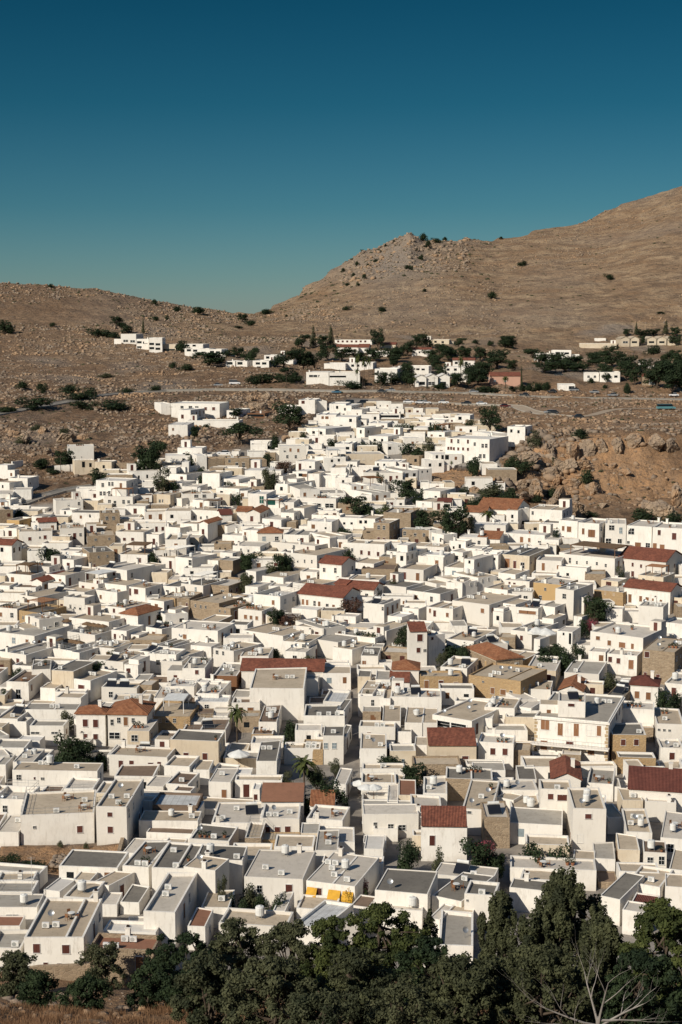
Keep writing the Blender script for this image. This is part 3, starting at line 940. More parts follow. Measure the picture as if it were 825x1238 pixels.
405 202 546 226 186 3.4 ol x|460,225,8,14,d 500,230,8,12,d|
255 32 506 66 20 4.7 wl x|292,68,10,24,d 325,78,8,14,d 373,78,8,14,d 420,83,10,14,d 462,92,10,14,d|
235 95 372 107 90 3.4 wl x|281,138,12,18,d|
130 66 252 72 42 4.0 wl x|165,98,14,36,x 235,100,10,18,x|
615 136 736 150 120 4.2 cb x|642,165,12,24,d 690,178,14,24,d|
-20 284 142 300 262 4.0 wg x|90,315,84,16,x|
10 396 112 412 356 3.6 wg||
460 296 542 302 284 4.0 wl||
148 282 222 292 262 4.0 wg||
740 360 835 372 342 3.4 wl||
120 440 150 445 425 4.0 wl||
230 402 305 410 380 4.6 wl x|293,395,10,50,d 262,390,8,12,d|
160 340 215 348 320 3.2 wb||
-20 215 115 222 196 3.2 wl||
-20 160 100 170 146 3.6 wl x|5,175,10,10,r 28,178,12,8,r|
310 240 360 244 190 4.4 wg||
110 128 230 135 118 3.0 wb||
310 330 350 340 322 3.2 wb||
505 140 520 142 110 3.0 wl||
440 160 520 170 150 3.4 cl x|476,165,24,26,r|
755 240 835 250 225 3.6 cb||
T 0 550 3.929
455 118 600 126 108 7.4 wW x|489,142,12,18,d 520,137,10,18,d 535,137,10,18,d 575,145,12,24,x 480,182,12,18,d 497,182,12,18,d 520,180,12,18,d|stepped three-storey house;stepped white three-storey house alone against the rocky slope on the left
495 195 632 200 184 4.4 wW x|521,222,14,18,d 547,230,12,26,d 588,222,12,18,d 612,222,12,14,d|
745 184 810 190 158 4.8 cb x|760,218,10,14,d 775,218,10,14,d 792,218,10,14,d|cream corner house;cream two-storey house with a lit blank side wall on the upper left
265 220 396 212 204 4.4 wl x|325,235,10,14,d 375,230,10,14,d|
285 260 342 264 250 3.2 wW x|310,275,8,18,d|
340 273 478 276 262 3.8 wd x|385,295,10,14,x 430,290,10,14,d|
478 276 570 272 262 5.4 sd x|508,300,12,16,d 540,300,12,16,d|tan stone gatehouse;flat-topped tan stone house joined to a white one below the stepped house
405 332 560 327 320 2.7 sb x||
285 350 400 346 330 4.6 wb x|330,382,10,14,d 355,385,14,30,D 383,378,10,14,d|
90 366 250 360 348 4.7 wb x|142,398,14,16,r 190,392,8,10,d 215,390,14,18,r|
-30 425 57 430 404 5.0 wqG x|10,450,14,20,d|
415 386 548 380 358 3.7 sb x|455,402,10,10,d 520,398,10,10,d|
550 362 682 370 346 4.2 wb x|592,400,14,14,r 631,400,14,14,r|
630 325 792 322 314 4.2 wb x|673,352,12,18,r 700,350,12,16,d 744,352,12,26,D 774,350,12,18,r|
690 375 756 380 368 3.7 wb x|732,412,12,28,D|
185 322 270 316 302 4.4 wqG x|250,345,12,20,x|
32 306 92 312 294 3.3 yb||
-30 264 62 256 246 5.2 sb||
40 108 132 112 98 4.2 wW x|95,135,8,16,d|
-20 186 60 184 166 3.7 wl||
62 166 150 164 152 3.2 wl||
-20 46 36 50 42 4.2 wW||
-20 125 46 134 118 4.0 wb x|14,150,8,14,d|
355 28 450 24 18 4.0 cb x|397,45,12,26,d 430,48,10,18,d|
450 32 530 34 24 4.0 cb||
612 80 762 74 68 3.4 wl x|660,105,8,14,d 700,102,8,16,d|
765 60 838 62 50 4.2 wl x|800,75,10,14,d|
690 272 838 266 254 3.2 wb||
735 455 838 450 436 3.7 wb||
560 470 702 476 446 3.4 wb||
250 490 352 500 476 3.7 wl||
130 456 210 455 444 3.7 wg||
55 30 60 32 25 2.0 wl x||
20 345 80 350 332 3.4 wl||
150 290 200 294 278 3.2 wg||
-20 210 50 214 202 3.4 wl||
400 300 470 302 292 2.4 wW||
800 390 838 395 380 3.2 wl||
T 0 440 3.929
320 391 446 388 382 4.6 wW x|328,408,6,14,d|lone white box house;lone white box-shaped house standing on the left-hand rocky slope
T 205 550 3.929
263 14 380 13 5 4.3 sl x|285,28,10,14,d 320,50,12,28,d 352,48,12,26,d|ruined stone house;roofless grey-brown stone house on the edge of the rocky slope
180 22 262 16 8 4.0 sn x||
380 25 462 22 12 3.4 sb x||
358 72 530 76 56 4.2 wW x||
603 76 655 79 66 5.2 wW x|623,95,18,14,d 668,98,22,14,x|
655 88 712 90 76 4.6 wb||
708 96 838 101 86 3.7 wW||
765 60 838 61 42 5.2 wb||
735 14 838 11 4 4.2 wW x|772,28,10,12,d 805,25,10,12,d|
155 84 238 90 74 5.2 wb x||
373 182 460 186 166 6.4 wW x|438,212,20,34,gg|green-windowed cube;tall white cube house with one tall green-glazed opening
463 205 520 208 190 5.2 wg x|485,225,34,24,gg|
262 166 372 172 150 3.4 wl||
60 186 212 180 168 4.2 wb x|127,188,18,14,d 165,186,16,14,d|
320 268 384 270 248 3.8 wtG x||
365 274 430 277 250 4.3 wtP x|391,303,14,26,r|chapel-like gable;small white chapel-like house with orange gable and arched red window
245 286 297 283 262 3.8 wmG x||
420 372 536 372 346 4.4 wtH x||low red pyramid roof;low white house with reddish-orange pyramid roof left of centre
345 352 420 362 344 4.6 wl x|360,375,10,16,x|
140 324 182 328 302 5.0 wtP x|160,365,12,24,r|
-20 402 80 402 374 5.6 wb x||
212 422 296 422 408 3.6 sb x|240,445,6,8,d 265,445,6,8,d|
300 430 432 436 408 3.8 wl x|340,450,8,12,d 375,455,8,12,d|
480 408 692 436 394 3.6 wl x|592,425,12,16,d 658,432,10,20,r|
690 386 762 400 370 4.7 wb x|706,412,12,20,r|
762 395 838 375 365 4.7 wb||
655 312 772 320 300 3.9 wW||
675 282 812 290 274 3.6 wb||
708 262 807 266 254 3.6 wW||
530 272 592 276 250 4.1 wg||
440 300 532 310 284 3.6 wl||
600 200 792 210 192 3.6 wl x|640,235,30,20,d 700,240,40,20,d 760,240,40,18,d|
620 166 716 160 136 5.1 wg||
715 182 838 180 160 3.6 wg||
105 256 242 270 246 3.6 wb x|118,295,10,12,d 150,298,10,12,d 180,295,10,12,d|
-20 266 102 266 250 3.6 wb||
250 376 352 386 364 3.2 wl||
275 342 347 332 324 3.2 wl||
50 322 132 330 312 3.6 wb||
-20 336 52 352 320 3.4 wb||
-20 84 82 96 62 3.4 wd||
-20 50 76 60 42 3.4 wl||
60 34 92 34 20 5.0 wW||
130 4 178 2 -8 5.5 wW||
460 222 592 226 202 4.2 wl||
500 132 562 142 116 4.2 wl||
560 112 604 116 100 4.0 wl||
220 150 332 166 140 3.7 wb||
60 148 132 152 136 3.4 wl||
540 376 662 382 350 4.2 wg||
0 200 60 210 190 3.4 wl||
110 210 190 218 200 3.6 wg||
390 150 450 152 138 3.4 sb||
220 330 270 335 315 3.2 sb||
430 250 530 255 240 3.2 wl||
240 110 330 118 96 3.6 wW||
460 95 540 102 86 3.4 wl||
0 130 60 136 120 3.4 wl||
590 250 640 255 235 4 wb||
T 410 550 3.929
115 82 302 88 62 4.4 wl x|246,112,14,26,D 275,105,10,14,r 180,108,8,10,d|
302 78 375 70 56 4.4 wg||
375 70 442 62 50 4.2 wg x|395,80,6,10,d 420,78,6,10,d|
655 250 842 268 214 3.8 wtG x||big bright orange roof;long house with the brightest orange-red roof, below the rocky cliff
600 270 700 276 246 3.8 wtG x||
655 392 765 402 366 3.4 wtS x||
165 320 240 326 302 6.6 sb x|189,343,12,18,d 214,345,12,18,d 189,398,12,16,r 214,400,10,14,r|tall stone tower;tall square tan stone tower house with paired upper windows
115 357 165 359 350 4.2 sb x|140,345,16,6,d|
210 270 342 278 252 5.3 sl x|285,310,8,10,d 240,305,10,12,d|
355 265 506 265 250 4.2 sb x|390,285,10,12,d|
300 352 430 358 346 4.3 sg x|312,372,12,18,d 362,382,12,20,d 404,380,12,16,d|battlemented stone house;broad low tan stone house with three small windows beside the dark tree
430 360 492 352 342 4.3 wg||
35 415 216 426 404 4.4 wb x|63,450,10,14,d 107,462,12,20,r 143,466,12,20,r 186,470,12,20,r|
90 298 172 305 282 4.2 wb x|103,318,12,14,d 127,318,12,14,d|
-20 294 90 302 286 3.6 wl x|25,325,10,10,d 60,325,10,10,d|
60 148 142 140 130 4.1 wW x|77,157,10,14,x 110,155,10,14,x|
142 150 235 142 130 3.6 wW||
100 188 156 190 172 4.1 wg x|125,208,10,12,d|
156 190 245 165 150 4.1 wg x||
-20 106 62 108 98 4.1 wW x|20,130,10,20,d|
385 165 482 176 154 3.6 wl||
470 224 532 226 208 3.2 wmG x|500,240,50,14,d|
365 215 442 226 204 3.6 wb||
640 328 792 336 318 4.2 wW||
570 386 702 396 374 3.7 wW||
525 406 602 412 398 4.0 wl x|574,434,10,18,d 545,440,8,12,d|
497 384 562 368 352 4.2 wW||
690 460 752 466 452 4.6 wl||
276 426 326 430 412 6.2 wW||
345 430 500 440 418 3.1 wb||
415 472 502 478 460 4.0 wW||
-20 400 42 402 382 4.0 wg||
225 455 275 460 440 3.2 wd||
530 455 590 465 440 3.2 wl||
600 440 680 446 425 3.4 wl||
330 385 410 390 372 3.2 sb||
T 615 550 3.929
100 252 256 266 238 5.4 wb x|115,275,10,16,d 155,278,10,16,d 208,285,10,14,d 235,287,10,14,d 153,318,12,30,d|
-10 262 46 266 250 5.2 wb x|18,292,10,16,d 18,320,10,18,d|
46 258 100 250 238 5.0 wg x|85,320,50,16,d|
160 320 240 326 300 3.6 wd x|192,350,10,20,bl|
240 306 330 318 298 7.2 wl x|260,348,12,22,x 288,352,22,26,x 258,395,12,20,r 280,408,14,34,x|first house of the cliff row;white two-storey house with double wooden windows at the left end of the cliff-foot row
332 318 432 330 302 7.2 wl x|355,362,12,28,x 395,372,34,36,x 370,425,18,34,x|
460 324 560 328 302 7.2 wl x|490,345,24,22,d 533,358,14,28,pw 453,410,24,28,d 528,420,18,44,d|
562 332 682 345 312 7.0 wl x|583,362,28,28,d 567,420,12,24,d 615,425,28,20,x 662,428,20,20,d|
684 342 836 352 322 7.4 wl x|716,368,14,24,r 787,386,20,32,r 694,436,18,36,x 730,435,22,20,x 774,460,34,22,x|last house of the cliff row;white two-storey house with red shutters at the right end of the cliff-foot row
-10 366 172 386 358 3.2 wW||
170 400 240 405 385 3.2 wl||
240 460 300 468 445 3.2 wl||
370 462 440 468 450 3.4 wl||
432 440 462 446 420 4.2 wW x||
T 205 440 3.929
8 183 238 192 178 5.4 wW x|60,205,14,12,d 100,205,16,12,d 130,208,16,14,d 172,212,12,14,r 210,212,14,14,r 60,250,14,18,r 125,250,16,22,d|arched hillside villa;long white hillside villa with arches above a high retaining wall
40 216 100 222 208 5.0 wW x|62,250,12,18,r|
-40 190 8 186 180 4.0 wW x||
85 266 330 272 262 3.0 wg x||
-5 289 86 290 272 4.2 wW x||white retaining block;blank windowless white block at the foot of the hillside villa wall
38 398 156 400 390 4.6 wW x|70,430,12,14,d 140,430,10,14,r|
-20 436 100 434 424 3.6 wW||
524 390 650 388 380 5.6 wW x|548,408,10,18,d 575,408,10,16,x 612,410,10,16,x 560,440,10,14,d 600,440,10,14,d|
614 170 692 172 162 5.6 wW x|635,182,14,14,r|
520 202 612 205 194 3.4 wW||
692 178 748 175 166 4.6 wg||
700 240 792 242 228 5.8 wW x|728,255,10,12,x 748,255,14,12,x 730,298,14,18,x 750,298,12,18,x|
792 256 838 258 246 5.6 wW||
650 300 742 312 292 4.2 wW x|685,325,14,12,d 720,328,14,12,d|
760 188 838 190 180 4.2 wW||
745 402 838 402 392 5.0 wW||
690 438 838 442 428 4.0 wb x|772,462,12,14,d 805,462,12,14,d|
600 460 692 466 450 3.7 wW||
272 218 330 222 210 3.4 wW x|300,235,30,12,d|
370 232 452 236 226 2.6 xn x|410,245,70,10,d|
650 38 757 40 30 66p wW x|683,57,38,10,d 727,57,38,10,d 683,97,34,22,d 727,97,34,22,d|ribbon-windowed white block;white modern block with dark ribbon windows beside the main road
760 40 905 40 30 66p wb x|800,60,70,8,d 780,97,30,22,d 830,97,40,22,d|
205 442 262 444 434 3.0 sb||
T 410 440 3.929
-20 250 82 254 242 6.2 wW x|10,300,12,20,d 55,268,12,14,d|
82 300 122 306 288 4.6 wW||
108 238 192 240 228 4.2 wb||
192 238 292 238 228 3.6 wW x|240,250,80,12,d|
200 310 322 314 304 3.7 cb x|225,335,10,10,d 250,335,10,10,d|
308 352 402 350 342 3.5 wW x|350,375,10,12,x 372,375,10,12,x|
355 300 422 304 294 3.4 wW x|372,318,8,12,d 398,320,8,12,d|
420 320 502 326 312 3.4 wW||
550 242 622 246 236 3.8 wW x|575,258,14,14,d|
410 264 502 270 256 3.6 wW||
505 346 715 362 334 7.6 wW x|535,356,10,18,r 567,362,10,18,d 613,366,10,18,r 645,380,10,16,d 683,388,12,18,d 700,388,12,18,d 520,400,10,14,r 533,400,10,14,r 546,402,10,14,r 567,403,10,14,r 590,403,10,14,r 613,405,10,14,r 672,437,12,18,d 690,437,12,18,d|three-storey hotel;large white three-storey building with many small red windows at the top of town
445 430 586 426 414 4.0 wW x|465,435,10,14,d 492,440,10,18,d 513,440,16,20,d 555,448,10,14,x|
410 458 500 456 448 3.4 wW||
800 296 885 300 290 4.8 wW x|819,318,10,14,d 853,322,10,14,d|
715 332 800 326 318 3.4 wW||
140 340 232 346 330 3.7 wW x|170,362,10,12,d 205,362,10,12,d|
232 380 302 376 368 3.6 wW x|240,400,14,14,d|
-20 378 62 380 366 4.0 wW x|40,400,16,12,d|
300 432 382 438 424 3.0 sb||
170 462 270 466 452 3.6 wW x|185,478,8,12,d 215,480,8,12,d|
0 430 215 426 416 3.8 cl x|33,458,8,10,d 75,458,8,10,d 117,453,8,10,d 152,451,8,10,d|long white school;long low cream-white building with a row of small square windows
242 462 300 464 452 3.4 wW||
140 280 230 284 270 3.8 wW||
0 195 60 200 188 3.6 wW||
60 215 110 218 205 3.6 wg||
T 410 440 3.929
170 22 276 24 12 56p wW||
280 8 426 12 2 36p wW x|300,25,14,8,d 330,25,14,8,d 375,25,14,8,d 400,26,14,8,d|
362 66 415 66 48 40p wWP x|395,92,24,14,d|
418 62 470 62 44 44p wWP x|440,92,30,14,d|white gabled villa;middle of three joined white gabled villas beside the main road
474 62 526 62 44 44p wWP x|495,92,24,14,d|
495 14 636 16 6 36p wW||
720 58 862 58 42 42p pqG x|740,80,10,10,pw 790,80,10,10,pw|pink hotel;pink-walled building with red tiled roof beside the main road
-20 60 60 62 52 36p wb x|20,80,60,12,d|
555 50 610 52 44 30p wW||
T 615 440 3.929
238 97 316 98 92 34p wW x|300,115,24,18,d|
358 42 430 44 38 38p wW x|380,60,10,10,d 410,60,10,10,d|twin white cube villas;left of two white cube villas standing on the dry plateau at the right
434 38 530 40 34 46p wW x|455,60,10,10,d 510,60,14,10,d|
636 58 706 64 50 44p sqG x|685,85,30,22,pw|red-roofed plateau house;half-stone house with bright red roof among the trees at the far right
T 100 370 3.929
182 132 254 133 128 52p wW x|205,165,22,10,d 238,167,22,10,d 205,185,22,8,d 238,188,22,8,d|left hillside hotel;largest white terraced hotel block high on the left hillside
256 155 314 157 150 50p wW x|270,172,20,10,d 298,174,20,10,d 270,195,20,8,d|
316 150 378 150 144 66p wW x|328,180,20,10,d 358,182,20,10,d 328,200,20,10,d 358,203,20,10,d|
150 155 182 158 150 26p wW x||
380 180 442 182 174 30p cb x|412,208,50,8,d|
465 180 572 182 172 20p wW x|500,186,14,8,d 530,186,14,8,d|
485 197 600 207 190 34p wW x|505,210,18,10,d 535,212,18,10,d 575,216,18,10,d|
600 202 660 208 194 42p wW x|615,218,18,10,d 643,220,18,10,d 620,240,18,8,d|
660 222 702 230 216 22p wW x||
680 260 725 262 254 36p wW x|700,272,24,12,d|
730 260 782 262 254 36p wW x|748,272,22,12,d|
808 258 860 260 250 38p wW x|832,272,22,12,d|
862 258 900 260 250 38p wW x||
T 300 370 4.583
482 187 686 189 182 24p wW x|500,196,10,10,r 525,196,10,10,r 550,196,10,10,r 575,196,10,10,r 600,196,10,10,r 625,196,10,10,r 650,196,10,10,r|
490 224 606 234 216 26p wqG x||
612 228 668 232 214 26p wqG x||
665 248 826 252 240 24p wW||
728 212 818 216 204 22p cqG||
90 271 178 273 264 32p wW x|110,285,18,12,d 140,285,18,12,d|
30 302 116 304 294 50p wW x|55,318,22,12,d 90,318,22,12,d 60,340,20,10,d|
180 300 250 302 292 18p wW x||
422 317 540 319 308 40p wW x||
542 312 692 314 304 40p wW x|580,330,14,12,d 610,330,14,12,d 650,330,14,12,d|
540 225 612 240 222 30p wW||
T 470 370 4.583
200 182 335 190 174 34p cb x|230,198,12,10,d 260,198,12,10,d 300,200,12,10,d|
130 240 236 242 232 34p wqG||
356 300 476 302 290 28p wqG x|375,315,14,12,d 430,315,14,12,d|
306 335 470 338 326 46p wW x|330,352,14,12,d 370,352,14,12,d 430,352,14,12,d|
0 340 60 344 330 50p wW||
340 196 360 198 192 20p cb x||
T 645 370 4.583
4 262 98 263 254 40p wW x|55,268,22,10,d 85,270,14,10,d|
100 245 210 247 238 44p wW x|135,262,22,14,d 185,262,22,10,d|
212 268 256 272 262 24p wW x||
256 206 460 210 190 20p cb x||
485 182 534 182 166 40p cbP x|510,200,26,10,d|cream hillside apartments;leftmost of the small cream gabled apartments on the far right hillside
537 182 586 182 166 40p cbP x|560,200,26,10,d|
632 182 682 182 166 40p cbP x|655,200,26,10,d|
686 182 738 182 166 40p cbP x|712,200,26,10,d|
744 182 800 182 166 40p cbP x|770,200,26,10,d|
340 178 402 180 172 22p wW x||
590 328 712 331 320 22p wW x||
820 330 880 332 322 16p wW||
'''
# T u0 v0 scale; kind x base-y width height (tile pixels) [lift m]
TREES = '''
T 0 540 1.964
round 355 55 62 62
round 95 52 30 26
round 155 52 46 42
olive 380 102 48 46
bush 235 75 38 30
bush 45 160 24 18
shrub 530 75 30 22
bush 118 262 44 28
bush 355 265 30 20
red 672 62 34 26
olive 640 100 34 40
bush 600 268 38 26
bush 675 292 36 40
shrub 645 298 40 26
bush 580 318 30 20
T 205 440 3.929
round 570 330 150 122
flat 330 392 150 105
bush 505 395 60 70
round 120 370 50 60
bush 175 320 34 30
round 325 265 60 46
bush 460 450 60 36
cypress 475 500 14 70
bush 772 372 44 30
red 540 512 60 50
bush 90 450 50 40
bush 100 490 40 50
bush 150 500 36 24
bush 635 345 40 34
T 0 440 3.929
round 700 500 130 112
bush 205 495 56 46
bush 315 488 90 68
bush 470 510 60 36
bush 110 130 60 28
bush 200 145 46 34
bush 330 140 80 34
bush 430 160 70 36
bush 20 232 80 32
bush 160 215 140 40
bush 380 175 120 30
bush 540 225 140 50
bush 60 230 60 28
bush 400 222 110 26
bush 600 140 60 20
bush 740 130 50 22
shrub 300 350 60 40
shrub 100 380 70 36
shrub 180 320 70 30
bush 250 510 70 30
shrub 30 490 60 24
shrub 500 60 60 14
T 410 440 3.929
round 720 300 100 90
bush 620 290 50 36
bush 460 322 90 52
bush 340 310 40 30
bush 300 305 60 36
bush 350 425 110 56
olive 430 410 60 60
bush 180 390 50 30
bush 120 385 40 26
bush 640 470 60 44
bush 765 420 30 60
bush 200 90 50 20
bush 270 92 50 30
bush 330 85 60 50
round 330 60 50 40
bush 440 80 40 30
round 560 105 60 36
round 650 80 70 60
bush 700 125 120 24
palm 580 80 30 60
palm 790 130 30 46
palm 120 105 30 80
palm 90 60 30 60
palm 360 110 26 30
bush 50 120 90 30
bush 480 110 60 20
T 615 440 3.929
bush 345 350 80 56
olive 130 405 70 90
bush 30 500 70 70
bush 70 125 30 28
bush 100 128 30 24
bush 135 125 28 28
bush 175 125 38 26
cypress 62 105 10 80
bush 565 135 26 36
bush 460 112 20 14
round 780 140 90 90
round 700 110 60 50
round 740 80 80 60
round 600 100 60 50
round 560 80 60 50
round 460 85 50 36
bush 395 90 30 20
round 800 50 60 60
round 650 45 60 40
T 615 550 3.929
bush 375 150 70 86
bush 205 182 64 60
bush 70 105 70 64
bush 380 300 84 36
bush 640 312 120 62
bush 140 235 60 44
red 90 235 60 44
bush 780 325 90 60
bush 10 215 60 60
bush 100 60 60 40
bush 225 400 24 60
olive 218 30 20 40
T 410 550 3.929
round 90 282 150 72
fresh 215 285 80 60
round 300 198 110 80
round 375 228 60 60
olive 195 135 36 50
palm 535 30 20 20
round 430 345 130 80
round 545 385 130 130
olive 610 370 60 80
bush 640 245 80 50
bush 710 250 100 60
bush 800 225 90 60
bush 595 165 50 24
shrub 740 170 140 36
palm 710 330 90 60
bush 30 365 60 30
bush 50 480 60 36
bush 645 60 50 60
shrub 800 60 60 36
T 205 550 3.929
bush 260 105 60 40
olive 480 160 60 90
bush 150 120 40 40
bush 320 205 40 30
shrub 280 145 60 26
bush 30 400 60 20
bush 20 160 60 50
red 500 150 40 60
bush 380 505 70 36
bush 545 505 70 40
bush 815 355 40 26
T 205 660 3.929
round 375 100 70 66
olive 365 200 60 70
round 545 122 80 80
bush 500 115 50 30
round 500 372 90 70
red 560 372 80 50
bush 770 215 70 24
bush 490 505 70 30
shrub 440 485 50 24
T 410 660 3.929
round 305 468 78 82
bush 540 508 110 50
bush 640 500 130 46
bush 720 500 90 36
bush 150 440 120 50
fresh 30 25 40 30
red 60 310 100 56
shrub 260 175 60 24
olive 175 225 34 34
T 615 660 3.929
olive 535 152 50 54
fresh 435 330 100 100
bloss 400 372 70 40
round 420 350 110 100
bush 350 385 60 50
bush 170 505 90 36
bush 240 500 90 36
palm 690 190 16 30
T 0 660 3.929
bush 225 25 110 26
shrub 760 335 70 30
bush 725 70 50 40
T 0 770 3.929
round 330 590 130 122
round 390 600 110 80
bush 480 580 90 50
round 445 175 100 64
bush 85 165 60 40
bush 20 270 40 46
olive 320 400 80 50
bush 530 95 50 40
shrub 450 80 40 30
T 205 770 3.929
palm 320 470 110 130
bush 580 440 80 60
bush 560 515 70 30
shrub 650 118 120 30
bush 500 60 50 20
T 410 770 3.929
bush 100 185 110 46
bush 80 150 40 30
bush 590 95 60 80
bush 540 75 80 40
bush 640 70 120 46
bush 240 585 120 30
bush 590 440 60 24
shrub 800 150 60 30
olive 490 110 50 40
T 615 770 3.929
bush 170 125 80 70
bush 270 130 90 80
bush 210 70 60 40
shrub 480 205 80 50
bush 750 335 90 100
bush 800 300 60 60
shrub 130 190 90 30
bush 330 60 60 40
T 0 900 3.929
round 340 86 150 96
bush 430 86 60 60
bush 40 600 90 60
bush 150 605 120 50
shrub 285 492 30 14
shrub 410 497 30 12
T 205 900 3.929
palm 640 190 140 120
round 780 260 130 70
fresh 740 245 80 60
bush 600 235 90 50
fresh 690 265 90 50
bush 560 200 70 40
round 700 175 90 60
bush 640 270 80 40
olive 550 180 80 50
olive 790 110 60 40
shrub 700 120 80 30
T 410 900 3.929
bush 250 85 120 36
round 362 165 130 76
bush 330 560 90 110
round 690 600 170 150
bloss 690 520 130 80
round 750 600 90 90
bush 330 480 80 50
shrub 480 560 60 90
palm 15 230 60 90
T 205 1040 3.929
olive 245 200 50 130
bush 295 200 40 60
bush 520 230 60 120
shrub 385 160 90 60
bush 430 180 70 50
bush 350 220 70 50
T 410 1040 3.929
flower 45 180 90 60
bloss 120 130 50 60
bush 130 165 40 50
T 615 900 3.929
bush 120 545 130 80
bush 240 540 110 90
shrub 50 330 40 30
T 100 370 3.929
round 160 98 60 50
bush 210 128 60 34
bush 80 150 110 46
bush 150 155 50 30
cypress 288 130 18 60
bush 190 100 40 24
bush 450 30 36 22
bush 550 45 60 36
round 685 28 44 34
round 760 80 50 40
bush 800 95 40 22
bush 740 108 40 14
bush 470 215 60 40
bush 560 240 60 14
round 600 296 150 46
bush 430 298 30 24
bush 495 304 60 24
round 735 250 60 36
bush 790 262 60 34
bush 690 250 40 24
bush 400 64 24 20
bush 350 70 34 24
T 300 370 4.583
cypress 362 235 44 95
cypress 458 235 50 90
round 300 240 70 46
round 410 240 60 46
round 440 300 80 60
round 520 305 90 50
round 600 300 90 40
round 700 300 100 50
round 790 310 90 60
round 720 245 70 70
round 200 355 120 60
round 310 355 80 70
round 370 350 90 60
round 270 310 80 50
round 240 435 90 50
bush 40 440 90 40
bush 120 440 110 40
bush 190 438 60 34
bush 250 440 90 30
bush 100 45 60 34
bush 10 108 50 26
palm 605 390 30 60
palm 670 410 30 80
palm 605 450 30 60
round 735 440 70 50
round 620 440 70 30
round 20 330 60 60
bush 745 28 36 24
T 470 370 4.583
round 665 240 80 44
round 105 275 80 50
round 210 240 70 54
round 155 235 50 50
round 280 265 60 40
round 330 270 80 34
round 390 235 60 30
bush 410 248 34 20
bush 480 215 40 20
bush 565 228 26 20
round 250 310 90 50
round 330 300 90 50
round 420 290 90 44
round 510 300 70 50
round 250 345 80 50
round 50 290 90 50
round 30 330 60 40
round 600 350 120 66
round 690 365 60 40
round 470 400 100 60
round 540 400 90 60
round 500 440 100 60
round 440 440 60 60
round 100 400 60 60
round 120 440 60 50
round 30 430 60 40
round 380 450 60 50
palm 400 430 36 90
cypress 735 440 12 90
bush 740 465 40 30
bush 780 468 40 34
palm 648 450 40 40
bush 690 465 40 20
round 290 390 60 50
T 645 370 4.583
bush 670 272 80 40
cypress 570 165 24 60
round 525 168 50 40
round 620 175 100 36
cypress 735 165 40 60
round 790 170 60 50
round 600 222 40 54
round 790 225 70 50
round 680 172 40 34
bush 390 272 50 20
bush 430 250 60 26
bush 350 285 70 24
round 30 340 120 60
round 150 345 120 60
round 330 330 60 44
round 350 345 70 50
round 470 330 60 40
round 230 345 90 50
round 440 350 100 60
round 520 370 100 60
round 560 400 100 60
round 400 400 80 50
round 60 370 120 40
round 180 372 120 40
round 280 372 120 40
round 740 330 60 50
round 790 310 60 40
round 690 460 120 90
round 770 480 120 110
round 740 410 110 70
round 810 430 70 90
bush 20 465 40 40
bush 70 468 44 34
bush 520 482 36 40
bush 705 52 40 14
bush 400 448 24 14
T 405 200 1.964
bush 175 240 20 12
bush 374 316 22 20
bush 112 346 16 12
bush 650 272 20 16
bush 446 236 22 14
bush 412 436 40 20
bush 213 298 10 8
bush 30 345 20 12
bush 522 136 6 6
bush 370 430 12 8
bush 210 185 20 22
bush 222 200 16 18
bush 240 190 20 14
bush 205 215 12 14
bush 262 186 12 10
bush 280 178 8 8
bush 300 178 8 6
bush 325 178 8 6
bush 345 176 8 6
bush 370 174 12 7
bush 395 172 10 6
bush 98 226 12 10
bush 80 240 12 10
bush 52 234 10 12
bush 20 250 12 10
bush 66 214 10 8
bush 108 205 8 6
bush 45 262 12 12
bush 70 272 12 12
bush 30 285 10 8
bush 55 290 10 10
bush 120 192 8 6
bush 140 182 8 6
T 0 300 1.964
bush 10 205 40 40
bush 120 92 14 10
bush 82 78 8 8
bush 368 136 16 14
bush 420 152 16 12
bush 472 160 24 16
bush 492 140 12 12
round 538 150 22 16
bush 630 158 20 14
bush 618 148 8 8
bush 680 160 8 6
bush 125 190 16 10
bush 700 105 10 8
'''

TSPOT = []
def read_trees():
    tile = None
    for line in TREES.strip().split('\n'):
        t = line.split()
        if t[0] == 'T': tile = [float(x) for x in t[1:]]; continue
        k = t[0]; x, y, w_, h_ = (float(q) for q in t[1:5])
        u, v = tile[0]+x/tile[2], tile[1]+y/tile[2]
        h0 = hit(u, v, y0=150)
        if not h0: continue
        lift = 0.0
        if town(h0[0], h0[1]) > .5 and h0[1] < 560:
            lift = 2.2; h0 = hit(u, v, lambda Y: 2.2, y0=150)
        s = h0[1]/FP/tile[2]
        if 0 < h0[0] < 4.6 and 198 < h0[1] < 295: continue
        TSPOT.append((k, h0[0], h0[1]+w_*s*.15, w_*s, h_*s, lift))
read_trees()
